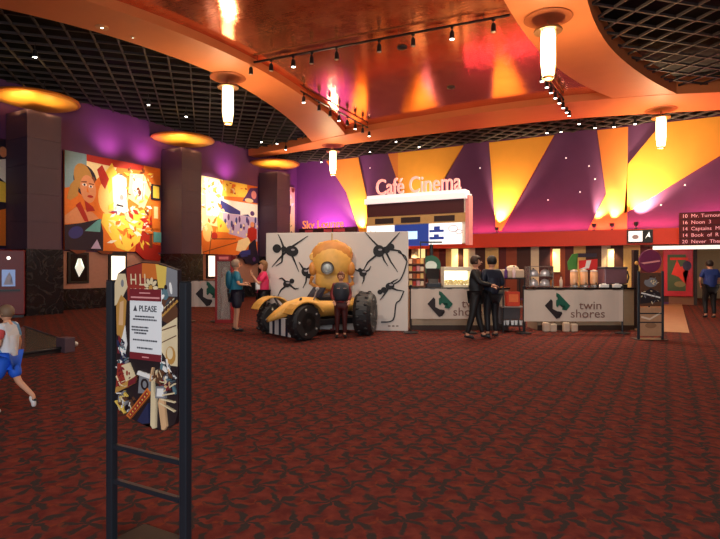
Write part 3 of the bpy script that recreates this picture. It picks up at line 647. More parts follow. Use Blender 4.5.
# twin screens on valance
Xs, Zs = onback(627, 243, YB - .55); Xe, Ze = onback(653, 229.5, YB - .55)
t = thing('wall_screen', 'pair of small wall screens in one black frame on the red valance', 'screen', (Xs, YB - .5, Zs), 0)
ww, hh = Xe - Xs, Ze - Zs
B().box(0, ww, -.1, 0, 0, hh).done('frame', BLKM, t, bevel=.01)
a = B().box(.06, ww * .6, -.11, -.1, .05, hh - .05).done('bright_display', SW, t); B().disc(ww * .33, hh * .45, .13, .1, -.11, 0, 12, .004).done('picture', C(190, 170, 180), a)
a = B().box(ww * .66, ww - .06, -.11, -.1, .05, hh - .05).done('dark_display', C(30, 40, 45), t); B().flat([(ww * .7, hh * .3), (ww * .86, hh * .85), (ww * .9, hh * .4), (ww * .8, hh * .5)], -.11, 0, .004).done('picture', SW, a)

# red framed poster case at the back right
Xp, Zp = onback(663, 296, YB - .1); Xq, Zq = onback(693, 247.5, YB - .1)
t = thing('poster_case', 'bright red poster case on the back wall beside the right opening', 'poster', (Xp, YB - .02, Zp), 0)
w, h = Xq - Xp, Zq - Zp
B().box(0, w, -.12, 0, 0, h).done('frame', C(215, 25, 40, .4), t, bevel=.02)
bb = B(); bb.box(.16, w - .25, -.13, -.12, .22, h - .28, mi=0)
bb.flat([(.3, .9), (.5, 1.5), (.62, 1.2), (.95, 1.35), (.7, .95), (.8, .5), (.55, .8)], -.13, 1, .006).disc(.85, 1.25, .16, .2, -.13, 2, 12, .008).disc(.6, .5, .2, .12, -.13, 3, 12, .006).box(.25, .9, -.136, -.13, h - .5, h - .4, mi=1)
bb.done('poster', [C(80, 100, 70), C(235, 60, 50), C(60, 50, 80), C(140, 130, 90)], t)
# purple round sign
Xp, Zp = onback(650, 261, 20.0)
t = thing('round_sign', 'round purple sign with a pale streak, behind the right poster stand', 'sign', (Xp, 20.0, 0), YAW)
B().lathe([(.01, -.03), (.36, -.03), (.38, 0), (.36, .03), (.01, .03)], (0, 0, Zp), 28, 'y').done('disc_face', C(110, 45, 85, .4), t)
B().flat([(-.33, Zp - .06), (.3, Zp + .03), (.3, Zp - .02), (-.2, Zp - .1)], -.03, 0, .01).done('pale_streak', C(220, 150, 160), t)
B().tube([(0, .05, 0), (0, .05, Zp - .2)], .03).lathe([(.2, 0), (.2, .03), (.03, .05)], (0, .05, 0), 16).done('stand', BLKM, t)

# ================================================================ COUNTER (fronts face the camera)
def cam_local(px0, d):  # thing at a pixel column and depth, turned to the camera axis
    return (*W(px0, d), 0)
DC = 13.15
xl, yl = W(411, DC); xr, yr = W(634, DC)
LC = math.hypot(xr - xl, yr - yl)
t = thing('concession_counter', 'long concession counter with a black top behind the white banners', 'counter', (xl, yl, 0), YAW)
B().box(0, 2.35, 0, .8, .0, .98).box(3.05, LC, 0, .8, 0, .98).done('counter_body', mat('counter_laminate', (.35, .27, .18), .5), t)
B().box(-.03, 2.38, -.05, .85, .98, 1.03).box(3.02, LC + .03, -.05, .85, .98, 1.03).done('worktop', C(25, 20, 22, .25), t, bevel=.008)
B().box(0, 2.35, -.02, 0, .0, .12).box(3.05, LC, -.02, 0, .0, .12).done('kickboard', C(60, 40, 30), t)
def at_c(px): return (px - 404) / F * DC      # x along the counter
# banners on black stanchions
LOGO1 = [(50, 250), (130, 165), (152, 190), (152, 290), (210, 320), (270, 328), (275, 355), (215, 362), (242, 405), (200, 418)]
LOGO2 = [(200, 85), (230, 95), (378, 250), (330, 312), (270, 300), (280, 272), (314, 268), (302, 236), (238, 238), (215, 268), (198, 255), (198, 180), (232, 158), (198, 130)]
LBLK, LGRN, LTXT = C(35, 22, 25), C(20, 90, 70), C(120, 85, 75)
def banner(px0, px1, d, ztop, zbot, lx, label, letters=True, sc=1.0):
    X, Y = W(px0, d); t = thing('banner', label, 'banner', (X, Y, 0), YAW, 'cloth banners along the counter queue')
    w = (px1 - px0) / F * d
    bb = B(); n = 24; bm = bb.bm; cols = []
    for i in range(n + 1):
        x = w * i / n; sag = .0; yy = .012 * math.sin(i * .9) * (1 if 0 < i < n else 0)
        cols.append([bm.verts.new((x, yy + o, z)) for z in (zbot, ztop) for o in (-.004, .004)])
    for i in range(n):
        a, c = cols[i], cols[i + 1]
        for q in ((0, 1), (1, 3), (3, 2), (2, 0)): bm.faces.new((a[q[0]], a[q[1]], c[q[1]], c[q[0]]))
    bm.faces.new([cols[0][k] for k in (0, 1, 3, 2)]); bm.faces.new([cols[-1][k] for k in (0, 1, 3, 2)])
    bb.done('cloth', mat('banner_cloth', (.62, .52, .44), .8, var=.06, scale=3), t)
    bb = B(); k = d / F / 13.5 * sc
    f = lambda P: [(lx + (p[0] - 210) * k, (ztop + zbot) / 2 + (250 - p[1]) * k) for p in P]
    bb.flat(f(LOGO1), -.02, 0, .004).flat(f(LOGO2), -.02, 1, .004); bb.done('emblem', [LBLK, LGRN], t)
    if letters:
        text('lettering', 'twin', .27, LTXT, t, (lx + .50, -.018, (ztop + zbot) / 2 - .08), .004, sx=1.1); text('lettering', 'shores', .27, LTXT, t, (lx + .30, -.018, (ztop + zbot) / 2 - .27), .004, sx=1.1)
    for x in (0, w):
        p = B().tube([(x, .03, 0.02), (x, .03, ztop + .05)], .022).lathe([(.17, 0), (.17, .02), (.03, .045)], (x, .03, 0), 18).ball((x, .03, ztop + .06), .035, seg=6)
        p.done('post', BLKM, t)
    B().tube([(0, .012, ztop), (w, .012, ztop)], .012).done('top_rail', BLKM, t)
    return t
banner(411, 470, 12.55, 1.02, .33, .66, 'white cloth banner left of the two embracing men, with a green and black emblem', sc=1.05)
banner(524, 623, 12.45, 1.0, .28, .75, 'wide white cloth banner along the right half of the counter, all its lettering visible', sc=1.05)
banner(189, 216, 15.2, 1.14, .42, .52, 'short white cloth banner by the left wall, seen behind the near sign stand', letters=False)

# ---- things on and behind the counter
def on_counter(name, label, cat, px, grp=None, y=.35):
    X, Y = W(px, DC + y)
    return thing(name, label, cat, (X, Y, 1.03), YAW, grp)
GL = mat('clear_plastic', (.85, .8, .75), .1, var=0, trans=.8); STEEL = mat('steel', (.6, .57, .55), .25, .9, var=.05)
# candy rack (left end)
t = on_counter('candy_rack', 'tall candy rack with coloured packets at the left end of the counter', 'rack', 414)
B().box(-.26, -.24, -.15, .15, 0, .72).box(.24, .26, -.15, .15, 0, .72).box(-.26, .26, .13, .15, 0, .72).done('frame', C(120, 70, 50), t)
for k in range(4): B().box(-.24, .24, -.15, .13, .02 + .18 * k, .035 + .18 * k).done('shelf', C(150, 100, 70), t)
X, Y, Z = t.location
pc = [C(230, 120, 50), C(240, 200, 120), C(190, 50, 40), C(220, 150, 150), C(250, 220, 180), C(160, 80, 40)]
nm = ['orange', 'yellow', 'red', 'pink', 'cream', 'brown']
for r in range(4):
    for c in range(5):
        k = (r * 3 + c) % 6; lx = -.19 + c * .095
        wx, wy = X + lx * CS + .06 * SN, Y + lx * SN - .06 * CS
        o = B().box(-.04, .04, -.03, .03, 0, .11 + .02 * ((r + c) % 2)).done('candy_packet', pc[k], None, bevel=.006); o.location = (wx, wy, 1.03 + .036 + .18 * r); o.rotation_euler = (0, 0, YAW)
        tag(o, '%s candy packet on the %s shelf of the rack' % (nm[k], ['bottom', 'second', 'third', 'top'][r]), 'packet', '%s packets on the %s shelf of the candy rack' % (nm[k], ['bottom', 'second', 'third', 'top'][r]))
# green round cafe sign on wall zone
def round_logo(px, py, d, r, label):
    X, Y = W(px, d); t = thing('hanging_sign', label, 'sign', (X, Y, zat(py, d)), YAW)
    B().lathe([(.01, -.02), (r, -.02), (r, .02), (.01, .02)], n=24, axis='y').done('green_ring', C(30, 90, 70), t)
    B().disc(0, -.02, r * .6, r * .5, -.02, 0, 16, .01).done('pale_centre', C(200, 215, 210), t)
    B().tube([(0, 0, r - .02), (0, 0, r + .35)], .012).done('hook', BLKM, t)
    B().box(-.3, .3, -.03, .03, r + .33, r + .37).tube([(-.28, 0, -zat(py, d)), (-.28, 0, r + .35)], .015).done('stand', BLKM, t)
round_logo(431, 265, 14.6, .26, 'round green sign with a pale centre behind the café till')
# till
t = on_counter('cash_register', 'black cash register with a tilted screen on the left counter', 'till', 433)
B().box(-.18, .18, -.16, .18, 0, .1).done('drawer', BLKM, t, bevel=.01); B().prism([(-.12, .1), (.1, .1), (.06, .2), (-.06, .2)], -.12, .12, 'x').done('keypad', C(40, 38, 40), t)
B().prism([(-.02, .2), (.02, .2), (.1, .46), (.06, .46)], -.16, .16, 'x').done('screen', C(30, 28, 30, .2), t)
# popcorn warmer (bright)
t = on_counter('popcorn_warmer', 'brightly lit white popcorn warmer on the left counter', 'food warmer', 455.5)
B().box(-.33, .33, -.25, .25, 0, .06).box(-.33, .33, -.25, .25, .40, .5).box(-.33, -.31, -.25, .25, .06, .4).box(.31, .33, -.25, .25, .06, .4).done('case', C(235, 225, 200), t, bevel=.008)
B().box(-.31, .31, .1, .2, .06, .4).done('lit_back', mat('warmer_light', (1, .95, .8), .5, emit=2.2, ecol=(1, .9, .62), var=0), t)
bb = B()
for k in range(150): bb.ball((R.uniform(-.28, .28), R.uniform(-.2, .08), .07 + R.uniform(0, .1)), .02, seg=4)
bb.done('popcorn', C(250, 235, 180), t)['kind'] = 'stuff'
t = on_counter('snack_box', 'orange snack display box just left of the embracing men', 'box', 477); B().box(-.14, .14, -.1, .1, 0, .24).done('box_body', C(225, 110, 60), t, bevel=.006); B().prism([(-.14, .24), (.14, .24), (.1, .42), (-.1, .42)], .08, .1, 'y').done('header_card', C(190, 140, 140), t)
# gap: black shelf stand with red box and beige box
Xs, Ys = W(511.5, 12.85)
t = thing('shelf_stand', 'black open shelf stand between the banners, right of the two men', 'stand', (Xs, Ys, 0), YAW)
bb = B()
for x in (-.25, .25):
    for y in (-.2, .2): bb.box(x - .015, x + .015, y - .015, y + .015, .0, 1.26)
bb.done('frame', BLKM, t)
for z in (.14, .58, 1.24): B().box(-.27, .27, -.22, .22, z, z + .025).done('shelf', C(25, 20, 22) if z != .58 else C(130, 120, 115), t)
B().box(-.26, .26, .18, .2, .16, .57).done('grey_back_panel', C(95, 88, 88), t)
def rest(name, label, cat, off, z, fn):
    q = thing(name, label, cat, (Xs + off[0] * CS - off[1] * SN, Ys + off[0] * SN + off[1] * CS, z), YAW); fn(q); return q
rest('display_box', 'red and orange display box on the middle shelf of the black stand', 'box', (.02, 0), .605, lambda q: (B().box(-.15, .15, -.1, .1, 0, .34).done('box_body', C(200, 60, 35), q, bevel=.01), B().box(-.11, .11, -.105, -.1, .1, .28).done('front_label', C(225, 110, 60), q)))
rest('bread_bin', 'beige rounded bin on top of the black shelf stand', 'bin', (0, 0), 1.265, lambda q: (B().box(-.26, .26, -.16, .16, 0, .2).done('bin_body', C(190, 165, 140), q, bevel=.03), B().ball((.02, 0, .2), .16, .12, .1, 8).done('lid', C(205, 185, 160), q, True)))
for k in range(5):
    rest('paper_cup', ['leftmost', 'second', 'middle', 'fourth', 'rightmost'][k] + ' white paper cup on the floor shelf of the black stand', 'cup', (-.2 + .1 * k, -.08 + .05 * (k % 2)), .165, lambda q: (B().lathe([(.03, 0), (.042, .11), (.04, .11)], n=12).done('cup_body', WHITE, q), B().lathe([(.044, .11), (.044, .125), (.02, .13)], n=12).done('lid', C(90, 60, 50), q)))['group'] = 'paper cups at the foot of the black stand'
# pastry rack
t = on_counter('pastry_rack', 'chrome pastry rack with domed covers at the left end of the right counter', 'rack', 539)
B().box(-.3, -.28, -.18, .18, 0, .5).box(.28, .3, -.18, .18, 0, .5).done('frame', STEEL, t)
for z in (.02, .26, .5): B().box(-.3, .3, -.18, .18, z, z + .015).done('shelf', STEEL, t)
for z, lab in ((.035, 'lower'), (.275, 'middle')):
    for s, sl in ((-.14, 'left'), (.14, 'right')):
        X, Y, _ = t.location; q = thing('domed_cover', 'silver domed cover on the %s shelf of the pastry rack, %s side' % (lab, sl), 'food cover', (X + s * CS, Y + s * SN, 1.03 + z), YAW)
        B().lathe([(.125, 0), (.12, .06), (.09, .13), (.03, .165), (.005, .17)], n=18).done('dome', mat('dome_silver', (.7, .66, .68), .25, .5), q, True); B().ball((0, 0, .18), .018, seg=6).done('knob', C(90, 70, 60), q)
# green leaf sign, red white sign
t = on_counter('sign_board', 'green leaf-shaped sign on a pole behind the right counter', 'sign', 573, y=.6); B().tube([(0, 0, 0), (0, 0, .5)], .015).done('pole', BLKM, t); B().prism([(-.12, .42), (-.14, .62), (-.02, .82), (.12, .84), (.06, .6), (.1, .44)], -.015, .015, 'y').done('sign_face', C(70, 130, 60), t)
t = on_counter('sign_board', 'red and white slanted sign on a pole behind the right counter', 'sign', 587, y=.6); B().tube([(0, 0, 0), (0, 0, .45)], .015).done('pole', BLKM, t); B().prism([(-.2, .44), (-.2, .66), (.26, .70), (.26, .42)], -.015, .015, 'y').flat([(-.06, .46), (-.02, .66), (.1, .67), (.04, .46)], -.015, 1, .01).flat([(-.2, .44), (-.05, .5), (-.02, .44)], -.015, 1, .01).done('sign_face', [C(215, 50, 50), WHITE], t); B().box(-.22, .24, -.02, .02, .74, .84).done('dark_header', C(60, 50, 65), t)
# drink dispensers
for k, px in enumerate((574, 584, 594)):
    t = on_counter('drink_dispenser', ['leftmost clear drink dispenser on the right counter', 'middle clear drink dispenser on the right counter', 'rightmost clear drink dispenser on the right counter, beside the grey machine'][k], 'drink dispenser', px, 'drink dispensers on the counter')
    B().lathe([(.1, 0), (.1, .05), (.03, .06)], n=16).done('base', STEEL, t); B().lathe([(.085, .06), (.09, .1), (.09, .36), (.07, .38)], n=18).done('tank', C(235, 175, 130, .2), t, True); B().lathe([(.092, .38), (.08, .41), (.02, .43)], n=16).done('lid', C(200, 180, 170), t); B().tube([(0, -.09, .1), (0, -.14, .1), (0, -.14, .07)], .012).done('tap', BLKM, t)
t = on_counter('coffee_machine', 'mauve grey coffee machine at the right end of the counter', 'coffee machine', 613)
B().box(-.3, .26, -.2, .2, .08, .46).done('body', C(120, 85, 95, .35), t, bevel=.03); B().box(-.31, .27, -.21, .21, .44, .5).done('lid', C(80, 70, 75), t, bevel=.02); B().box(-.28, .24, -.24, .18, 0, .07).done('drip_tray', BLKM, t); B().tube([(.3, -.1, .1), (.34, -.1, .25), (.3, -.1, .4)], .02).done('handle', BLKM, t)
for px, l in ((604, 'left'), (617, 'right')):
    t = on_counter('napkin_box', 'small white napkin box in front of the coffee machine, %s one' % l, 'box', px, y=.03); B().box(-.1, .1, -.05, .05, 0, .075).done('box_body', WHITE, t, bevel=.006); B().box(-.04, .04, -.02, .02, .075, .1).done('napkin', C(240, 235, 230), t)
for k, px in enumerate((497, 504, 552, 561)):
    t = on_counter('bottle', ['dark purple bottle left of the shelf stand', 'pale bottle right beside the purple one', 'amber bottle right of the pastry rack', 'small pale bottle near the green sign'][k], 'bottle', px, y=.3 if k > 1 else -.5)
    if k < 2: t.location.z = 1.265; t.location.x, t.location.y = W(506 + 8 * k, 12.55 + .0)
    B().lathe([(.035, 0), (.04, .02), (.04, .16), (.015, .21), (.015, .26)], n=14).done('bottle_body', [C(90, 50, 110, .2), C(220, 190, 190, .2), C(200, 120, 60, .2), C(230, 200, 180, .2)][k], t, True); B().lathe([(.017, .255), (.017, .28), (.005, .28)], n=10).done('cap', BLKM, t)
# post at the counter end and a white jug / small stanchion there
X, Y = W(635, 13.6); t = thing('signal_post', 'dark upright post at the right end of the counter', 'post', (X, Y, 0), YAW); B().box(-.06, .06, -.06, .06, 0.03, 1.95).done('shaft', C(55, 35, 35), t); B().box(-.12, .12, -.12, .12, 0, .03).done('foot_plate', BLKM, t); B().ball((0, -.07, 1.62), .05, .03, .05, 8).done('lamp', C(230, 170, 90), t)
# stroller-like white items on the floor under the right banner
for k, px in enumerate((546, 553, 566, 574)):
    X, Y = W(px, 12.85); t = thing('floor_bag', ['leftmost', 'second', 'third', 'rightmost'][k] + ' of the pale bags on the floor under the right banner', 'bag', (X, Y, 0), YAW, 'pale bags under the banner')
    B().box(-.08, .08, -.06, .06, 0, .22 - .03 * (k % 2)).done('bag_body', C(225, 205, 180), t, bevel=.03); B().tube([(-.05, 0, .18), (-.03, 0, .28), (.03, 0, .28), (.05, 0, .18)], .006).done('handle', C(60, 40, 35), t)

# ================================================================ SIGN STANDS
AC = dict(dk=C(38, 26, 32), crm=C(225, 205, 165), wht=C(238, 236, 232), gld=C(190, 140, 70), red=C(150, 50, 40), org=C(205, 110, 45), gry=C(130, 130, 135), tea=C(90, 120, 130), yel=C(225, 190, 90), brn=C(95, 60, 40), mar=C(120, 35, 45), ink=C(70, 72, 80), blu=C(40, 45, 80), skn=C(220, 175, 130))
AK = list(AC); AM = [AC[k] for k in AK]; J = {k: i for i, k in enumerate(AK)}
def stand_frame(t, w):
    """two posts, rungs and base"""
    for x in (-w / 2, w / 2):
        p = B().box(x - .024, x + .024, -.02, .02, .012, 1.43).done('post', POST, t, bevel=.006)
        B().box(x - .022, x + .022, -.018, .018, 1.43, 1.436).done('cap', BLKM, p)
    for z in (.55, .365): B().box(-w / 2 + .02, w / 2 - .02, -.012, .012, z - .012, z + .012).done('rung', POST, t)
    B().box(-w / 2 - .06, w / 2 + .06, -.12, .26, 0, .012).done('base_plate', C(40, 22, 20), t, bevel=.004)
XLp, XRp, Ysn = -2.585, -2.035, 1.9
t = thing('poster_stand', 'tall black two-post sign stand in the foreground, showing a film collage and a white notice', 'sign stand', ((XLp + XRp) / 2, Ysn, 0), 0)
stand_frame(t, XRp - XLp)
outl = [(-.225, 1.30), (-.235, 1.40), (-.21, 1.47), (-.14, 1.505), (-.02, 1.53), (.10, 1.525), (.235, 1.49), (.238, 1.2), (.238, .80), (.215, .735), (.15, .70), (.10, .69), (.06, .715), (-.02, .70), (-.09, .715), (-.16, .745), (-.22, .80), (-.225, 1.0)]
B().prism(outl, -.012, .012, 'y').done('poster_panel', AC['dk'], t)
bb = B(); cnt = [0]
def A_(kind, c, *a):
    cnt[0] += 1; th = .0012 + cnt[0] * .00006
    if kind == 'p': bb.flat(a[0], -.012, J[c], th)
    elif kind == 'e': bb.disc(*a[0], -.012, J[c], 14, th, a[1] if len(a) > 1 else 0)
    elif kind == 'l': bb.bar(a[0], a[1], a[2], -.012, J[c], th)
# top title field (red brown to pale), scroll at the left
A_('p', 'red', [(-.13, 1.33), (-.14, 1.50), (-.02, 1.525), (.02, 1.525), (.0, 1.33)]); A_('p', 'org', [(-.02, 1.45), (-.02, 1.525), (.10, 1.52), (.12, 1.44)]); A_('p', 'yel', [(.10, 1.40), (.08, 1.52), (.16, 1.505), (.15, 1.40)]); A_('p', 'gry', [(.15, 1.36), (.16, 1.505), (.233, 1.487), (.233, 1.36)])
for x in (-.105, -.07, -.035, -.0): A_('l', 'crm', (x, 1.47), (x + .004, 1.415), .008); A_('l', 'crm', (x, 1.395), (x + .003, 1.35), .008)
A_('l', 'crm', (-.108, 1.44), (-.07, 1.44), .008); A_('l', 'crm', (-.04, 1.415), (-.005, 1.415), .007)
for k in range(9): a = k * .7; A_('e', 'crm', (.045 + .035 * math.cos(a), 1.40 + .035 * math.sin(a), .018, .010), a)
A_('e', 'gld', (.045, 1.40, .014, .014))
A_('p', 'crm', [(-.232, 1.30), (-.232, 1.42), (-.20, 1.47), (-.15, 1.47), (-.13, 1.40), (-.16, 1.36), (-.19, 1.32)]); A_('e', 'gry', (-.17, 1.42, .012, .02)); A_('p', 'gld', [(-.215, 1.15), (-.22, 1.3), (-.18, 1.36), (-.14, 1.33), (-.15, 1.2), (-.17, 1.12)]); A_('p', 'skn', [(-.2, 1.2), (-.19, 1.32), (-.16, 1.33), (-.165, 1.2)])
A_('p', 'wht', [(-.18, 1.12), (-.15, 1.2), (-.135, 1.1), (-.15, 1.05)]); A_('p', 'mar', [(-.21, 1.05), (-.2, 1.15), (-.18, 1.13), (-.18, 1.05)])
# right side
A_('p', 'brn', [(.10, 1.25), (.11, 1.34), (.2, 1.36), (.236, 1.3), (.236, 1.2)]); A_('l', 'gld', (.1, 1.24), (.236, 1.34), .012); A_('l', 'crm', (.1, 1.27), (.22, 1.355), .006)
for k in range(6): A_('l', 'dk', (.12 + .02 * k, 1.26 + .014 * k), (.118 + .02 * k, 1.29 + .014 * k), .006)
A_('p', 'crm', [(.11, 1.10), (.12, 1.2), (.236, 1.26), (.236, 1.02), (.19, 1.02)]); A_('e', 'gld', (.19, 1.07, .035, .045)); A_('e', 'crm', (.185, 1.08, .022, .03)); A_('l', 'brn', (.13, 1.19), (.23, 1.22), .006); A_('l', 'brn', (.13, 1.13), (.23, 1.17), .005)
A_('e', 'wht', (.12, 1.30, .02, .022)); A_('e', 'tea', (.15, 1.37, .02, .03), .3); A_('e', 'dk', (.155, 1.405, .01, .012)); A_('e', 'wht', (.19, 1.40, .008, .03), .2); A_('e', 'wht', (.13, 1.355, .02, .01), .6); A_('e', 'ink', (.17, 1.33, .02, .008), .8)
R2 = random.Random(11)
def busy(n, x0, x1, z0, z1, cols, s):
    for _ in range(n):
        x, z, a, l = R2.uniform(x0, x1), R2.uniform(z0, z1), R2.uniform(0, PI), s * R2.uniform(.4, 1)
        if R2.random() < .5: A_('e', R2.choice(cols), (x, z, l, l * R2.uniform(.2, .5)), a)
        else: A_('l', R2.choice(cols), (x - l * math.cos(a), z - l * math.sin(a)), (x + l * math.cos(a), z + l * math.sin(a)), s * .25)
busy(40, -.205, -.13, .97, 1.12, ['wht', 'gry', 'tea', 'dk', 'blu'], .024)
busy(44, .12, .22, .9, 1.03, ['wht', 'gry', 'dk', 'tea', 'ink'], .026)
# lower half: tickets, slate, film strips, gloves
A_('p', 'red', [(-.215, .86), (-.2, 1.0), (-.12, 1.0), (-.12, .88)]); A_('p', 'crm', [(-.13, .9), (-.17, .99), (-.11, 1.01), (-.06, .93)]); A_('e', 'red', (-.125, .955, .008, .014))
A_('p', 'gld', [(-.22, .84), (-.215, .87), (-.05, .95), (-.06, .91)]); A_('p', 'mar', [(-.12, .885), (-.115, .915), (-.05, .95), (-.06, .91)])
A_('p', 'gry', [(-.04, .86), (-.03, .95), (.05, .95), (.05, .87)]); A_('e', 'dk', (.01, .91, .03, .03)); A_('e', 'gry', (.01, .91, .015, .018)); A_('p', 'wht', [(-.05, .955), (-.04, .975), (.07, .96), (.06, .94)])
busy(30, -.2, -.07, .76, .86, ['gry', 'wht', 'crm', 'dk', 'brn', 'yel'], .024)
A_('p', 'org', [(-.13, .735), (-.10, .72), (.06, .87), (.03, .895)]); A_('p', 'red', [(-.115, .74), (-.095, .728), (.045, .865), (.028, .882)])
for k in range(8): A_('e', 'yel', (-.095 + .018 * k, .745 + .0172 * k, .005, .005))
A_('p', 'crm', [(.055, .71), (.06, .93), (.075, .94), (.082, .86), (.095, .86), (.09, .70), (.07, .695)]); A_('p', 'skn', [(.135, .70), (.11, .83), (.125, .87), (.15, .86), (.17, .72), (.155, .70)])
A_('p', 'gry', [(.09, .85), (.095, .91), (.16, .915), (.16, .855)]); A_('p', 'wht', [(.1, .86), (.105, .9), (.15, .905), (.15, .865)])
for k in range(4): A_('l', 'crm', (.12 + .01 * k, .83 + .02 * k), (.225, .80 + .045 * k), .007)
A_('l', 'skn', (.07, 1.0), (.05, .93), .009); A_('l', 'crm', (.1, .99), (.08, .93), .009); A_('p', 'brn', [(.09, .93), (.12, 1.0), (.15, .98), (.13, .92)])
busy(20, .08, .2, .9, .99, ['crm', 'brn', 'skn', 'mar'], .02); busy(14, -.2, -.1, .88, .98, ['red', 'mar', 'crm'], .015)
A_('l', 'yel', (-.215, .80), (-.14, .745), .008); A_('p', 'blu', [(-.04, .72), (.04, .82), (.045, .72), (.0, .71)])
bb.done('collage_print', AM, t)
# notice sheet
nt_ = B().box(-.125, .108, -.020, -.0165, .985, 1.345).done('notice_sheet', mat('notice_white', (.86, .88, .90), .5, var=.02), t)
B().box(-.125, .108, -.0215, -.020, 1.285, 1.345).box(-.125, .108, -.0215, -.020, .985, 1.02).split('red_header', AC['mar'], nt_)
bb = B(); bb.bar((-.115, 1.302), (.098, 1.302), .008, -.0215, 0, .0006); bb.bar((-.05, 1.325), (.03, 1.325), .006, -.0215, 0, .0006); bb.bar((-.03, 1.0), (.02, 1.0), .006, -.0215, 0, .0006); bb.split('header_lettering', C(220, 150, 150), nt_)
text('notice_title', 'PLEASE', .042, AC['ink'], nt_, (-.055, -.0205, 1.232), .001, bold=.0008, sx=1.0)
bb = B(); bb.flat([(-.098, 1.232), (-.083, 1.262), (-.068, 1.232)], -.020, 0, .001)
RR = random.Random(5)
def words(z, x0, x1, h=.008):
    x = x0
    while x < x1:
        w = RR.uniform(.006, .02); w = min(w, x1 - x); bb.bar((x, z), (x + w, z), h, -.020, 0, .001); x += w + .003
for z, x0, x1 in [(1.205, -.085, .06), (1.19, -.1, .075), (1.15, -.11, .015), (1.135, -.11, .015), (1.12, -.09, .0), (1.085, -.1, .08), (1.045, -.07, .045)]: words(z, x0, x1)
bb.done('notice_lines', AC['ink'], nt_)

nt_.location = (.022, -.001, .048)
# second stand (far right)
X, Y = W(650.5, 11.4)
t2 = thing('poster_stand', 'dark poster stand with a brown and cream picture at the right end of the counter', 'sign stand', (X, Y, 0), YAW)
stand_frame(t2, .50)
B().box(-.225, .225, -.012, .012, .70, 1.40).done('poster_panel', AC['brn'], t2)
bb = B(); cnt[0] = 0
A_('p', 'dk', [(-.22, .75), (-.22, .95), (.0, 1.08), (.2, .98), (.22, .8)]); A_('e', 'gry', (0, 1.2, .14, .1)); A_('e', 'crm', (.05, 1.22, .06, .035)); A_('l', 'wht', (-.2, .98), (.2, .88), .03); A_('e', 'brn', (-.1, 1.3, .08, .05)); busy(30, -.19, .19, .76, 1.36, ['gry', 'brn', 'dk', 'crm'], .04)
bb.done('collage_print', AM, t2)
B().box(-.225, .225, -.008, .008, .08, .68).done('lower_panel', C(185, 140, 105), t2)
B().flat([(-.2, .5), (-.02, .45), (.2, .58), (.2, .54), (-.02, .41), (-.2, .46)], -.008, 0, .004).disc(.0, .3, .12, .06, -.008, 1, 14, .004).done('lower_print', [C(230, 205, 180), C(150, 110, 80)], t2)

# ================================================================ INSECT DISPLAY WALL
pL, pR = W(266, 13.55), W(408, 12.95)
ra = math.atan2(pR[1] - pL[1], pR[0] - pL[0]); LW = math.hypot(pR[0] - pL[0], pR[1] - pL[1]); HW = 2.37
t = thing('insect_display_wall', 'freestanding white display wall printed with giant black ants', 'display wall', (pL[0], pL[1], 0), ra)
B().box(0, LW, 0, .14, 0, HW).done('wall_panel', mat('display_white', (.66, .60, .55), .6, var=.04, scale=2), t, bevel=.01)
def dm(px, py):
    # intersect pixel ray with the display plane
    tt = (px - CX) / F; dx, dy = (-SN + CS * tt), (CS + SN * tt); ux, uy = math.cos(ra), math.sin(ra)
    det = dx * (-uy) + ux * dy; d = (pL[0] * (-uy) + ux * pL[1]) / det
    X, Y = d * dx, d * dy; return ((X - pL[0]) * ux + (Y - pL[1]) * uy, zat(py, d))
INK = C(22, 20, 24)
def ant(bodies, legs, lab=None):
    bb = B()
    for (px, py, rx, ry, rot) in bodies: x, z = dm(px, py); bb.disc(x, z, rx * .0238, ry * .0238, 0, 0, 18, .02, rot)
    for (a, m, c) in legs:
        A, M2, C2 = dm(*a), dm(*m), dm(*c); bb.bar(A, M2, .05, 0, 0, .016, .035); bb.bar(M2, C2, .035, 0, 0, .016, .012)
    bb.disc(*[v + .03 for v in dm(bodies[0][0], bodies[0][1])], .05, .025, -.02, 1, 10, .003)
    bb.done('printed_ant', [INK, C(150, 145, 150)], t)
ant([(292, 251, 7, 5.5, -.2), (284, 249, 3, 3, 0), (277, 248.5, 4.5, 4.5, 0)], [((284, 248), (281, 240), (278, 234)), ((290, 248), (299, 242), (308, 236)), ((286, 252), (279, 259), (272, 267)), ((291, 253), (295, 262), (299, 272)), ((283, 251), (282, 262), (276, 266))])
ant([(379, 251, 6, 6, 0), (386, 250, 4, 3.5, 0), (391, 247, 3.5, 3.5, 0)], [((380, 248), (372, 240), (365, 232)), ((386, 248), (393, 240), (400, 232)), ((378, 254), (368, 262), (362, 273)), ((386, 252), (391, 262), (398, 272)), ((388, 249), (400, 251), (407, 262)), ((382, 254), (384, 260), (388, 266))])
ant([(363, 273, 3.8, 3.8, 0), (360, 270, 2, 2, 0)], [((362, 272), (356, 270), (354, 268)), ((364, 275), (364, 280), (362, 284)), ((365, 272), (369, 270), (371, 266))])
ant([(390, 286, 4.5, 3.5, .2), (384, 290, 3, 3, 0), (380, 292, 2.5, 2.5, 0)], [((390, 284), (394, 281), (398, 279)), ((388, 289), (384, 295), (380, 300)), ((392, 288), (397, 290), (404, 291))])
ant([(287, 284, 4, 3.5, 0), (292, 281, 2.5, 2.5, 0)], [((286, 286), (281, 290), (278, 296)), ((290, 285), (295, 289), (299, 288)), ((286, 282), (282, 278), (279, 279))])
ant([(305, 272, 3.5, 4.5, .3), (309, 276, 2.5, 2.5, 0)], [((304, 270), (301, 265), (299, 262)), ((307, 274), (306, 282), (303, 288)), ((306, 270), (310, 267), (312, 266))])
bb = B()
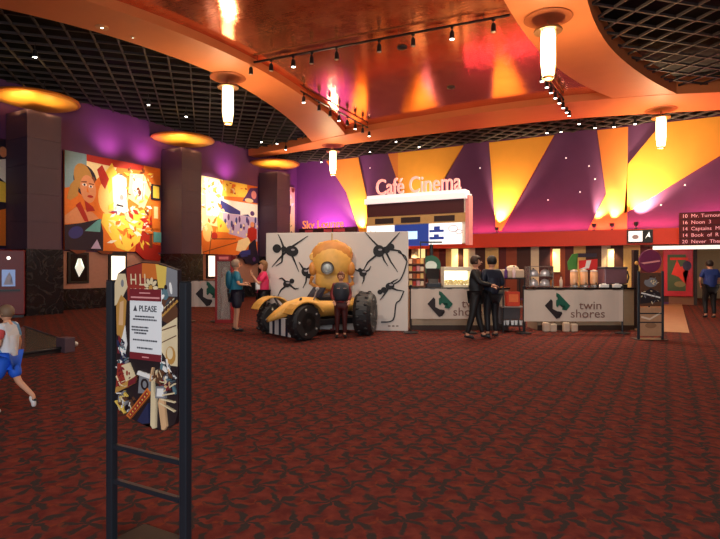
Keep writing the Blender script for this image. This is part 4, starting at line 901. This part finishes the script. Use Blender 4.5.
for pts in ([(407, 262), (404, 272), (400, 280), (394, 284)], [(404, 291), (400, 300), (396, 304), (393, 320), (381, 322)], [(398, 252), (405, 256), (407, 262)]):
    P = [dm(*p) for p in smooth_line(pts, 4)]
    for a, c in zip(P, P[1:]): bb.bar(a, c, .03, 0, 0, .018)
bb.done('printed_trail', INK, t)
bb = B(); [bb.bar(dm(388 + 4 * k, 326), dm(390.5 + 4 * k, 326), .03, 0, 0, .004) for k in range(3)]; bb.done('small_mark', C(120, 100, 90), t)

# ---- yellow domed machine
X, Y = W(332, 12.95)
t = thing('domed_machine', 'yellow domed display machine with a round lens, standing before the insect wall', 'display figure', (X, Y, 0), YAW)
YEL = mat('golden_shell', (.80, .43, .09), .5, var=.25, scale=6); YEL2 = mat('amber_shell', (.62, .25, .05), .5, var=.25, scale=6)
k0 = B(); zc = zat(262, 12.95)
k0.ball((0, 0, zc), .47, .22, .46, 16); k0.done('dome', YEL, t, True)
bb = B()
bb.ball((0, .02, zc + .16), .50, .20, .36, 16); bb.done('upper_cap', YEL2, t, True)
for k in range(8):
    a = math.radians(8 + k * 23.5); c_, s_ = math.cos(a), math.sin(a); r0, r1 = .30, .50 + .05 * (k % 2)
    P_ = [(r0 * c_ - .09 * s_, r0 * s_ + .09 * c_), (r0 * c_ + .09 * s_, r0 * s_ - .09 * c_), ((r1 - .05) * c_ + .10 * s_, (r1 - .05) * s_ * .85 - .10 * c_), (r1 * c_, r1 * s_ * .85), ((r1 - .05) * c_ - .10 * s_, (r1 - .05) * s_ * .85 + .10 * c_)]
    B().prism([(p[0], zc + .08 + p[1]) for p in P_], -.06, .1, 'y').done('crest_plate', YEL if k % 2 else YEL2, t, bevel=.03)
for sg in (-1, 1): B().ball((sg * .45, -.02, zc - .16), .10, .1, .17, 8).done('side_lobe', YEL2, t, True)
B().lathe([(.2, .98), (.33, 1.02), (.40, 1.15), (.38, zc - .2), (.3, zc - .1)], n=20, sy=.4).done('lower_shell', YEL, t, True)
B().box(-.08, .08, .05, .16, 1.2, 1.36).done('wall_bracket', BLKM, t)
B().box(-.05, .05, .10, .2, 0, 1.2).done('support_leg', C(120, 30, 25), t)
lx = (328 - 332) / F * 12.95; lz = zat(268, 12.95)
l = B().lathe([(.12, -.26), (.155, -.28), (.155, -.2), (.1, -.15)], (lx, 0, lz), 24, 'y').done('lens_ring', C(90, 80, 70, .3, ), t); B().lathe([(.12, -.24), (.08, -.27), (.01, -.285)], (lx, 0, lz), 20, 'y').done('lens_glass', mat('lens_glass', (.55, .62, .62), .08, .3), l, True)
B().tube([(0, 0, zc + .4), (0, 0, 2.33)], .014).done('antenna', C(190, 160, 90), t)
B().tube([(-.3, -.1, 1.0), (-.5, -.15, 1.15), (-.45, -.2, 1.3)], .045).tube([(.3, -.1, 1.0), (.5, -.15, 1.15), (.48, -.2, 1.3)], .045).split('arm', YEL2, t)

# ---- yellow buggy
FL, FR, RR_ = Vector(W(270, 12.35)), Vector(W(314, 11.6)), Vector(W(366, 12.42))
hd = ((FL + FR) / 2 - (RR_ + (FL - FR) + RR_) / 2).normalized()   # heading
side = Vector((-hd[1], hd[0]))
# local frame: +x forward, +y left side as seen from the driver
org = (FR + RR_) / 2 + (FL - FR) / 2
ca_ = math.atan2(hd[1], hd[0])
t = thing('buggy', 'yellow open buggy with fat black wheels parked in front of the insect wall', 'buggy', (org[0], org[1], 0), ca_)
RUB = mat('black_rubber', (.018, .018, .02), .5, var=.1)
wb, tw = .80, .72
def wheel(x, y, r, w, lab=None, st=0):
    q = bpy.data.objects.new('wheel', None); COL.objects.link(q); q.parent = t; q.location = (x, y, r); q.rotation_euler = (0, 0, st)
    bb = B(); bb.lathe([(r * .5, -w / 2), (r * .88, -w / 2), (r, -w * .3), (r, w * .3), (r * .88, w / 2), (r * .5, w / 2)], n=28, axis='y')
    for k in range(16):
        a = 2 * PI * k / 16
        for s in (-1, 1):
            c = Vector((r * .985 * math.cos(a + s * .1), s * w * .22, r * .985 * math.sin(a + s * .1))); bb.ball(c, .035, .05, .035, 4)
    bb.done('tyre', RUB, q)
    bb = B(); bb.lathe([(.02, -w / 2 - .01), (r * .45, -w / 2 + .02), (r * .5, -w / 2)], n=18, axis='y'); bb.lathe([(.02, w / 2 + .01), (r * .45, w / 2 - .02), (r * .5, w / 2)], n=18, axis='y'); bb.done('hub', C(45, 42, 42, .3), q)
    bb = B()
    for k in range(5):
        a = 2 * PI * k / 5
        for s in (-1, 1): bb.ball((r * .68 * math.cos(a), s * (w / 2 + .005), r * .68 * math.sin(a)), .028, .015, .028, 6)
    bb.split('wheel_stud', mat('stud_silver', (.6, .65, .65), .25, .6), q)
wheel(wb, -tw, .34, .28, st=.1); wheel(wb, tw, .385, .32, st=.2); wheel(-wb, -tw, .42, .30); wheel(-wb, tw, .48, .40, st=.72)
B().tube([(wb, -tw, .4), (wb, tw, .38)], .04).tube([(-wb, -tw, .45), (-wb, tw, .45)], .05).done('axle', BLKM, t)
B().prism([(-.95, -.3), (.7, -.28), (.7, .28), (-.95, .3)], .22, .36).done('chassis', BLKM, t, bevel=.02)
# body tub and long drooping nose
bb = B(); bm = bb.bm
secs = [(-.9, .34, .50, .82), (-.4, .36, .40, .80), (.05, .32, .38, .84), (.4, .28, .44, .86), (.8, .22, .44, .76), (1.08, .15, .38, .58), (1.27, .06, .34, .44)]
rg = []
for x, hw, z0, z1 in secs:
    rg.append([bm.verts.new((x, hw * math.cos(a), (z0 + z1) / 2 + (z1 - z0) / 2 * math.sin(a))) for a in [2 * PI * k / 14 for k in range(14)]])
for a, c in zip(rg, rg[1:]):
    for k in range(14): bm.faces.new((a[k], a[(k + 1) % 14], c[(k + 1) % 14], c[k]))
bm.faces.new(rg[0]); bm.faces.new(rg[-1]); bb.done('nose_body', YEL, t, True)
B().prism([(-.62, -.24), (.1, -.22), (.1, .22), (-.62, .24)], .74, .86).done('cockpit_opening', C(25, 22, 28), t, bevel=.02)
B().prism([(.05, .84), (.16, .84), (-.02, 1.06), (-.06, 1.06)], -.24, .24, 'y').done('windscreen', C(50, 48, 60, .15), t)
B().prism([(-.7, .5), (-.55, .5), (-.62, 1.12), (-.74, 1.1)], -.2, .2, 'y').done('seat_back', C(120, 25, 30), t, bevel=.02)
for s, x, r in ((1, wb, .40), (-1, wb, .44), (1, -wb, .5), (-1, -wb, .5)):
    if x < 0 and s > 0: continue
    bb = B(); pts = []
    for k in range(9): a = math.radians(25 + k * 16); pts.append((x + (r + .05) * math.cos(a), (.38 if x > 0 else .44) + (r + .04) * math.sin(a)))
    inner = [(x + (r + .015) * math.cos(math.radians(25 + k * 16)), (.38 if x > 0 else .44) + (r + .005) * math.sin(math.radians(25 + k * 16))) for k in range(9)][::-1]
    if x < 0: pts, inner = pts[2:6], inner[3:7]
    bb.prism(pts + inner, s * tw - .17, s * tw + .17, 'y').done('mudguard', YEL, t, bevel=.01)
    B().tube([(x, s * .3, .6), (x, s * (tw - .1), .86)], .025).done('mudguard_stay', BLKM, t)
bb = B(); bb.box(.90, .96, -.52, .42, .04, .42, mi=0)
for k, y in enumerate((-.30, 0.0, .30)): bb.box(.961, .97, y - .06, y + .03, .04, .42, mi=1)
bb.done('striped_front_skirt', [WHITE, C(30, 35, 60)], t)
B().box(-.6, .7, -.36, -.33, .06, .36, mi=0).box(-.2, .1, -.365, -.36, .06, .36, mi=1).done('side_skirt', [C(215, 210, 205), C(30, 35, 60)], t)
B().tube([(.3, .3, .8), (.32, .42, .96), (.3, .45, 1.02)], .015).ball((.3, .45, 1.05), .05, .02, .04, 6).done('mirror', C(170, 165, 165, .3), t)

# ================================================================ LEFT WALL FITTINGS
def onwall_case(px0, px1, py0, py1, label, lit, name='poster_case', frame=None, X=XL + .06):
    ya, zt = onleft(px0, py0, X); yb, zb = onleft(px1, py1, X)
    t = thing(name, label, 'poster', (X - .01, ya, zb), PI / 2, 'poster cases low on the left wall'); w, h = yb - ya, zt - zb
    B().box(0, w, -.08, 0, 0, h).done('frame', frame or BLKM, t, bevel=.01)
    p = B().box(.12 * w, w * .88, -.09, -.08, .07 * h, .93 * h).done('poster_face', lit, t)
    return t, w, h, p
t, w, h, p = onwall_case(67, 88, 252, 283, 'black framed poster case with a pale figure, under the blonde woman mural', C(15, 15, 18, .2))
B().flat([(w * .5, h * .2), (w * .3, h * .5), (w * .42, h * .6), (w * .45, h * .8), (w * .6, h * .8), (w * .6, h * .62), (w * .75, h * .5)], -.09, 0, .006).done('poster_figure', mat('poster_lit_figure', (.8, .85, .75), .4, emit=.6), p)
onwall_case(108, 126, 252, 306, 'bright cream backlit poster case behind the near sign stand', mat('lightbox_cream', (1, .9, .7), .4, emit=1.6, var=.05))
onwall_case(206, 217, 254, 278, 'small bright backlit poster case left of the teal shirted person', mat('lightbox_pale', (1, .92, .75), .4, emit=1.3, var=.05))
# red arcade style machine far left
X, Y = W(9, 16.6)
t = thing('ticket_kiosk', 'dark red kiosk with a blue screen beside the leftmost marble pillar base', 'kiosk', (X, Y, 0), math.radians(60))
B().box(-.42, .42, -.3, .3, .08, 2.05).done('cabinet', C(110, 22, 28, .4), t, bevel=.03); B().box(-.38, .38, -.26, .26, 0, .08).done('plinth', BLKM, t)
s = B().box(-.17, .17, -.33, -.3, .95, 1.45).done('screen', mat('kiosk_screen', (.2, .28, .5), .3, emit=.35, ecol=(.25, .4, .8)), t); B().flat([(-.12, 1.0), (-.06, 1.22), (.02, 1.38), (.08, 1.24), (.04, 1.12), (.12, 1.0)], -.33, 0, .006).done('screen_picture', C(180, 190, 220), s)
B().ball((0, -.3, 1.8), .05, .03, .05, 8).done('lamp', mat('kiosk_lamp', (1, .9, .8), .3, emit=2, var=0), t); B().box(-.3, .3, -.36, -.28, .8, .86).done('shelf', BLKM, t)
# red frame vending cabinet behind the couple
X, Y = W(225.5, 15.0)
t = thing('vending_cabinet', 'red framed glass cabinet with a pale figure inside, behind the teal shirted person', 'cabinet', (X, Y, 0), YAW)
B().box(-.24, -.18, -.2, .2, 0.05, 1.85).box(.18, .24, -.2, .2, .05, 1.85).box(-.24, .24, -.2, .2, 1.68, 1.86).box(-.24, .24, -.2, .2, 0, .1).box(-.24, .24, .16, .2, .05, 1.8).done('frame', C(140, 25, 30, .4), t, bevel=.01)
B().box(-.13, .13, -.21, -.2, 1.73, 1.81).done('header_label', C(230, 120, 120), t)
bb = B(); bb.ball((0, 0, 1.4), .1, .08, .13, 8); bb.lathe([(.05, 1.3), (.12, 1.2), (.13, .9), (.1, .6), (.12, .12)], n=14, sy=.6); bb.done('inner_figure', C(190, 165, 165), t, True)
B().box(-.18, .18, -.185, -.18, .1, 1.68).done('glass_door', GL, t)

# low dark sloped planter box at left
pa = [W(-30, 9.6), W(20, 9.0), W(66, 9.75), W(62, 10.8), W(24, 13.2), W(-20, 13.4)]
t = thing('floor_display_box', 'low dark framed box with a brown glossy top, on the carpet behind the walking boy', 'floor display', (0, 0, 0), 0)
P = pa
cx_, cy_ = sum(p[0] for p in P) / 6, sum(p[1] for p in P) / 6
t.location = (cx_, cy_, 0); P = [(p[0] - cx_, p[1] - cy_) for p in P]
B().prism(P, 0, .05).done('base_frame', C(35, 25, 25), t); B().prism([(p[0] * .93, p[1] * .93) for p in P], .05, .09).done('glossy_top', mat('brown_glossy_top', (.14, .10, .07), .12, .1, var=.3, scale=4), t)
q = Vector(P[2]); B().box(q.x - .14, q.x + .12, q.y - .1, q.y + .1, .0, .26).done('corner_block', C(85, 65, 75), t, bevel=.01)
bb = B(); bb.tube([(P[0][0], P[0][1], .08), (P[1][0], P[1][1], .08), (P[2][0], P[2][1], .08), (P[3][0], P[3][1], .08), (P[4][0], P[4][1], .08)], .03); bb.done('edge_rail', BLKM, t)
X, Y = W(75, 10.4); o = B().ball((0, 0, .05), .07, .05, .05, 8).done('crumpled_tissue', WHITE); o.location = (X, Y, 0); tag(o, 'small pale scrap on the carpet beside the corner block of the low box', 'scrap')

# ================================================================ PEOPLE
def skin_mesh(chains, sub=1, voxel=None):
    """chains: list of (verts[(co,r)], edges, root)"""
    verts, edges, rad, roots = [], [], [], []
    for vs, es, root in chains:
        o = len(verts); roots.append(o + root)
        for co, r in vs: verts.append(co); rad.append(r)
        edges += [(a + o, c + o) for a, c in es]
    me = bpy.data.meshes.new('sk'); me.from_pydata(verts, edges, [])
    ob = bpy.data.objects.new('sk', me); COL.objects.link(ob)
    ob.modifiers.new('s', 'SKIN')
    sv = me.skin_vertices[0].data
    for i, r in enumerate(rad):
        rr = r if isinstance(r, (tuple, list)) else (r, r)
        sv[i].radius = rr; sv[i].use_root = i in roots
    m = ob.modifiers.new('u', 'SUBSURF'); m.levels = sub; m.render_levels = sub
    if voxel:
        r = ob.modifiers.new('r', 'REMESH'); r.mode = 'VOXEL'; r.voxel_size = voxel
    dg = bpy.context.evaluated_depsgraph_get(); out = bpy.data.meshes.new_from_object(ob.evaluated_get(dg))
    bpy.data.objects.remove(ob); bpy.data.meshes.remove(me)
    return out
SKN = C(205, 150, 120, .6, var=.04); EYE = C(30, 25, 25, .3); LIP = C(165, 85, 80)
def limb(pts, rs): return ([(p, r) for p, r in zip(pts, rs)], [(i, i + 1) for i in range(len(pts) - 1)], 0)
def person(label, loc, rz, h, J, shirt, legs, hairc, shoec=None, sleeve='short', pants='long', fat=1.0, hairlen=0, extra=None, skn=None):
    s = h / 1.70; skn = skn or SKN
    D = dict(pelvis=(0, 0, .93), waist=(0, 0, 1.09), chest=(0, 0, 1.29), nb=(0, 0.01, 1.43), neck=(0, 0, 1.50), head=(0, -.015, 1.595),
             shR=(-.17, .01, 1.385), shL=(.17, .01, 1.385), elR=(-.22, .02, 1.11), elL=(.22, .02, 1.11), wrR=(-.23, -.06, .87), wrL=(.23, -.06, .87),
             hipR=(-.085, 0, .89), hipL=(.085, 0, .89), knR=(-.095, -.02, .49), knL=(.095, -.02, .49), anR=(-.1, .02, .09), anL=(.1, .02, .09), toR=(-.12, -.15, .03), toL=(.12, -.15, .03), hx=0, look=0)
    D.update(J)
    V = {k: Vector(v) * s for k, v in D.items() if isinstance(v, tuple)}
    t = thing('person', label, 'person', loc, rz)
    f = 1.0
    names = ['pelvis', 'waist', 'chest', 'nb', 'neck', 'shR', 'elR', 'wrR', 'shL', 'elL', 'wrL', 'hipR', 'knR', 'anR', 'hipL', 'knL', 'anL', 'toR', 'toL']
    rad = dict(pelvis=.115 * f, waist=.10 * f, chest=.115 * f, nb=.06, neck=.05, shR=.055, elR=.038, wrR=.026, shL=.055, elL=.038, wrL=.026, hipR=.08 * f, knR=.052, anR=.036, hipL=.08 * f, knL=.052, anL=.036, toR=.028, toL=.028)
    ix = {n: i for i, n in enumerate(names)}
    E_ = [('pelvis', 'waist'), ('waist', 'chest'), ('chest', 'nb'), ('nb', 'neck'), ('chest', 'shR'), ('shR', 'elR'), ('elR', 'wrR'), ('chest', 'shL'), ('shL', 'elL'), ('elL', 'wrL'), ('pelvis', 'hipR'), ('hipR', 'knR'), ('knR', 'anR'), ('anR', 'toR'), ('pelvis', 'hipL'), ('hipL', 'knL'), ('knL', 'anL'), ('anL', 'toL')]
    chains = [([(tuple(V[n]), rad[n] * s) for n in names], [(ix[a], ix[c]) for a, c in E_], 0)]
    # hands: palm plus five bent fingers
    for sd in ('R', 'L'):
        wv = V['wr' + sd]; dirn = (wv - V['el' + sd]).normalized(); sidev = dirn.cross(Vector((0, -1, 0)) if abs(dirn.y) < .8 else Vector((0, 0, 1))).normalized()
        curl = dirn.cross(sidev).normalized(); palm = wv + dirn * .055 * s
        chains.append(limb([tuple(wv), tuple(wv + dirn * .04 * s), tuple(wv + dirn * .085 * s)], [.026 * s, .034 * s, .030 * s]))
        for k, L in enumerate((.062, .074, .07, .055)):
            r0 = palm + sidev * (.027 - .018 * k) * s + dirn * .02 * s; a = r0 + dirn * L * .6 * s; c = a + (dirn * .8 + curl * .5).normalized() * L * .45 * s; e = c + (dirn * .4 + curl * .8).normalized() * L * .3 * s
            chains.append(limb([tuple(r0), tuple(a), tuple(c), tuple(e)], [.0105 * s, .0095 * s, .0085 * s, .007 * s]))
        r0 = wv + dirn * .03 * s + sidev * .02 * s; a = r0 + (dirn * .5 + sidev * .8).normalized() * .035 * s; c = a + (dirn * .9 + sidev * .2 + curl * .3).normalized() * .032 * s
        chains.append(limb([tuple(r0), tuple(a), tuple(c)], [.013 * s, .011 * s, .009 * s]))
    # head as skinned skeleton: skull, jaw, nose
    H = V['head']; lk = D['look']; Rm = Matrix.Rotation(lk, 3, 'Z')
    def hp(x, y, z): return tuple(H + Rm @ Vector((x, y, z)) * s * 1.02)
    k = s * 1.02
    chains.append(limb([hp(0, .02, -.13), hp(0, .025, -.04), hp(0, .02, .03), hp(0, .01, .075)], [.055 * k, .085 * k, .095 * k, .062 * k]))
    chains.append(limb([hp(0, -.0, -.01), hp(0, -.045, -.045), hp(0, -.062, -.078)], [.07 * k, .050 * k, .026 * k]))
    chains.append(limb([hp(0, -.075, .015), hp(0, -.098, -.012), hp(0, -.112, -.028)], [.010 * k, .012 * k, .013 * k]))
    for sg in (-1, 1): chains.append(limb([hp(sg * .075, .01, -.03), hp(sg * .088, .015, -.005), hp(sg * .088, .02, .018)], [.010 * k, .014 * k, .011 * k]))
    me = skin_mesh(chains, 2, .0075 * max(s, .7))
    bm = bmesh.new(); bm.from_mesh(me)
    for f_ in bm.faces: f_.smooth = True
    bpy.data.meshes.remove(me); bb = B(); bb.bm.free(); bb.bm = bm
    for sg in (-1, 1): bb.ball(hp(sg * .032, -.078, .012), .011 * k, seg=6, mi=1); bb.ball(hp(sg * .032, -.080, .034), .02 * k, .008 * k, .004 * k, seg=5, mi=3)
    bb.ball(hp(0, -.088, -.052), .024 * k, .008 * k, .007 * k, seg=6, mi=2)
    bb.done('body', [skn, EYE, LIP, hairc], t)
    # hair
    bb = B(); kk = len(bb.bm.verts); seg = 14
    bb.ball((0, 0, 0), 1, seg=seg); hm = []
    for v in bb.bm.verts:
        c = v.co.copy(); rr = Vector((c.x * .098, c.y * .112 + .022, c.z * .112 + .022))
        if rr.y < -.02 and rr.z < .055: rr.y = -.02 + (rr.y + .02) * .15
        if hairlen == 0 and rr.z < -.05: rr.z = -.05 + (rr.z + .05) * .2; rr.y = max(rr.y, .03)
        if hairlen and rr.z < 0: rr.z *= 1 + hairlen; rr.y = max(rr.y, .0)
        v.co = H + Rm @ rr * s * 1.04
    bb.done('hair', hairc, t, True)
    def cl(names_, edges_, radf, nm, m, pat=None):
        idx = {n: i for i, n in enumerate(names_)}
        me = skin_mesh([([(tuple(V[n]) if n in V else tuple(PT[n]), radf[n] * s) for n in names_], [(idx[a], idx[c]) for a, c in edges_], 0)], 2)
        for p in me.polygons: p.use_smooth = True
        me.materials.clear(); me.materials.append(m); o = bpy.data.objects.new(nm, me); COL.objects.link(o); o.parent = t; me.name = nm; return o
    PT = {}; f = fat
    for sd in ('R', 'L'):
        if sleeve == 'short': PT['sl' + sd] = V['sh' + sd].lerp(V['el' + sd], .8)
        PT['hem'] = V['pelvis'] + Vector((0, 0, .0)) * s
        PT['cuff' + sd] = V['kn' + sd].lerp(V['hip' + sd], .12) if pants == 'short' else V['an' + sd].lerp(V['kn' + sd], .06)
        PT['th' + sd] = V['hip' + sd].lerp(V['kn' + sd], .5)
    if sleeve == 'short':
        cl(['waist', 'hem', 'chest', 'shR', 'slR', 'shL', 'slL', 'nb'], [('waist', 'hem'), ('waist', 'chest'), ('chest', 'nb'), ('chest', 'shR'), ('shR', 'slR'), ('chest', 'shL'), ('shL', 'slL')], dict(waist=.135 * f, hem=.145 * f, chest=.145 * f, shR=.075, slR=.062, shL=.075, slL=.062, nb=.065), 'shirt', shirt)
    else:
        cl(['waist', 'hem', 'chest', 'shR', 'elR', 'wrR', 'shL', 'elL', 'wrL', 'nb'], [('waist', 'hem'), ('waist', 'chest'), ('chest', 'nb'), ('chest', 'shR'), ('shR', 'elR'), ('elR', 'wrR'), ('chest', 'shL'), ('shL', 'elL'), ('elL', 'wrL')], dict(waist=.135 * f, hem=.145 * f, chest=.145 * f, shR=.078, elR=.058, wrR=.042, shL=.078, elL=.058, wrL=.042, nb=.065), 'shirt', shirt)
    cr_ = .085 if pants == 'short' else .055
    cl(['pelvis', 'hipR', 'thR', 'cuffR', 'hipL', 'thL', 'cuffL'] if pants == 'short' else ['pelvis', 'hipR', 'knR', 'cuffR', 'hipL', 'knL', 'cuffL'],
       [('pelvis', 'hipR'), ('pelvis', 'hipL')] + ([('hipR', 'thR'), ('thR', 'cuffR'), ('hipL', 'thL'), ('thL', 'cuffL')] if pants == 'short' else [('hipR', 'knR'), ('knR', 'cuffR'), ('hipL', 'knL'), ('knL', 'cuffL')]),
       dict(pelvis=.13 * f, hipR=.10 * f, hipL=.10 * f, thR=.092 * f, thL=.092 * f, knR=.072, knL=.072, cuffR=cr_, cuffL=cr_), 'shorts' if pants == 'short' else 'trousers', legs)
    for sd in ('R', 'L'):
        an, to = V['an' + sd], V['to' + sd]; dr = (to - an).normalized(); hl = an - Vector((dr.x, dr.y, 0)).normalized() * .045 * s
        hl = Vector((hl.x, hl.y, hl.z)) ; me = skin_mesh([limb([tuple(an + Vector((0, 0, .0))), tuple(hl - Vector((0, 0, .04)) * s), tuple(an.lerp(to, .5) - Vector((0, 0, .0))), tuple(to)], [.046 * s, .036 * s, .044 * s, .032 * s])], 2)
        for p in me.polygons: p.use_smooth = True
        me.materials.clear(); me.materials.append(shoec or BLKM); o = bpy.data.objects.new('shoe', me); COL.objects.link(o); o.parent = t
    if extra: extra(t, V, s)
    return t
def patterned(name, base, spots, scale):
    m = bpy.data.materials.new(name); m.use_nodes = True; nt = m.node_tree; b = nt.nodes['Principled BSDF']; b.inputs['Roughness'].default_value = .8
    tc = node(nt, 'ShaderNodeTexCoord'); v = node(nt, 'ShaderNodeTexVoronoi'); v.inputs['Scale'].default_value = scale; nt.links.new(tc.outputs['Object'], v.inputs['Vector'])
    sp = node(nt, 'ShaderNodeSeparateColor'); nt.links.new(v.outputs['Color'], sp.inputs[0]); cr = node(nt, 'ShaderNodeValToRGB'); cr.color_ramp.interpolation = 'CONSTANT'
    e = cr.color_ramp.elements; e[0].position = 0; e[0].color = (*base, 1); e[1].position = .55; e[1].color = (*spots[0], 1)
    for i, s_ in enumerate(spots[1:]): k = e.new(.68 + .12 * i); k.color = (*s_, 1)
    nt.links.new(sp.outputs[0], cr.inputs[0]); nt.links.new(cr.outputs[0], b.inputs['Base Color']); return m
# walking boy, facing camera-left
person('boy walking left in a white, blue and red patterned shirt, bright blue shorts and trainers', cam_local(7, 5.6), YAW - PI / 2, 1.11,
       dict(pelvis=(0, 0, .90), head=(0, -.03, 1.585), hipR=(-.085, 0, .87), hipL=(.085, 0, .87), knL=(.09, -.13, .50), anL=(.09, -.10, .10), toL=(.1, -.25, .035), knR=(-.09, .12, .50), anR=(-.09, .36, .27), toR=(-.09, .37, .09),
            elL=(.22, .02, 1.12), wrL=(.22, -.14, .92), elR=(-.22, .06, 1.12), wrR=(-.22, .02, .88)),
       patterned('boy_shirt', (.62, .66, .72), [(.12, .30, .55), (.50, .06, .06), (.7, .7, .72)], 9), C(35, 95, 215), C(120, 95, 75), shoec=C(215, 215, 215), sleeve='short', pants='short', fat=1.15,
       extra=lambda t, V, s: [B().ball(tuple(V['an' + q].lerp(V['to' + q], .45) + Vector((0, 0, .015 * s))), .034 * s, .05 * s, .026 * s, 8).done('shoe_tongue', BLKM, t, True) for q in 'RL'])
# couple by the left
person('person with a teal shirt and dark shorts talking to the person in pink', cam_local(236, 12.85), YAW + math.radians(115), 1.68,
       dict(elR=(-.24, .0, 1.14), wrR=(-.15, -.2, 1.12), elL=(.24, .02, 1.14), wrL=(.12, -.22, 1.15), look=.2), C(35, 115, 140), C(35, 32, 48), C(150, 125, 105), shoec=BLKM, sleeve='short', pants='short', fat=1.3,
       extra=lambda t, V, s: (B().ball((0, .17, 1.24 * s), .15, .08, .22, 10).done('backpack', C(30, 100, 125), t, True), B().box(-.01, .01, .245, .255, 1.1, 1.36).done('zip', C(170, 150, 90), t)))
person('person in a bright pink shirt and black trousers raising both hands', cam_local(263, 13.2), YAW - math.radians(70), 1.66,
       dict(elR=(-.2, -.12, 1.14), wrR=(-.1, -.24, 1.36), elL=(.2, -.14, 1.14), wrL=(.08, -.26, 1.34), look=.1), C(225, 45, 95), C(25, 20, 25), C(135, 95, 60), sleeve='short', fat=1.2, hairlen=.8,
       extra=lambda t, V, s: B().box(.08, .2, -.2, -.1, .98, 1.16).done('waist_pouch', WHITE, t, bevel=.02))
# person in dark vest amid the car display
person('short person in a dark vest and red sleeves in front of the domed machine', cam_local(341, 11.72), YAW + .1, 1.40,
       dict(elR=(-.24, -.02, 1.12), elL=(.24, -.02, 1.12), wrR=(-.2, -.16, .98), wrL=(.2, -.16, .98)), C(110, 25, 28), C(70, 22, 22), C(110, 60, 40), sleeve='long', fat=1.25,
       extra=lambda t, V, s: (lambda o: B().box(-.1, -.04, -.185, -.17, 1.06, 1.075).box(.04, .1, -.185, -.17, 1.06, 1.075).split('pocket_tab', C(200, 160, 140), o))(B().lathe([(.155, .80), (.185, .84), (.19, 1.0), (.17, 1.14), (.09, 1.19)], n=24, sy=.85).done('vest', C(38, 42, 52), t, True)))
# two men embracing
person('man in black on the left of the embracing pair, reaching towards the other', cam_local(476, 11.55), YAW + math.radians(66), 1.74,
       dict(elR=(-.22, -.12, 1.16), wrR=(-.1, -.34, 1.12), elL=(.22, -.12, 1.16), wrL=(.1, -.3, 1.1), knR=(-.13, .05, .49), anR=(-.15, .16, .09), toR=(-.17, .0, .03), anL=(.12, -.12, .09), toL=(.12, -.28, .03), look=.2), C(22, 20, 24), C(24, 22, 24), C(60, 40, 30), sleeve='long', fat=1.15)
person('man in a dark navy top with his back turned, right of the embracing pair', cam_local(491.5, 11.75), YAW + math.radians(200), 1.74,
       dict(elR=(-.26, .04, 1.12), wrR=(-.16, -.12, 1.08), elL=(.26, .04, 1.12), wrL=(.16, -.12, 1.06)), C(24, 30, 48), C(22, 22, 28), C(28, 20, 18), sleeve='long', fat=1.25)
# man walking away at the right
person('man in a blue shirt and black trousers walking away towards the right opening', cam_local(710, 16.2), YAW + PI - .2, 1.74,
       dict(head=(0, -.05, 1.57), elR=(-.26, -.02, 1.12), elL=(.26, -.02, 1.12), wrR=(-.18, -.14, .96), wrL=(.18, -.14, .96), knL=(.1, -.1, .5), anL=(.1, -.02, .1)), C(35, 55, 120), C(22, 20, 24), C(50, 35, 30), sleeve='short', fat=1.3)
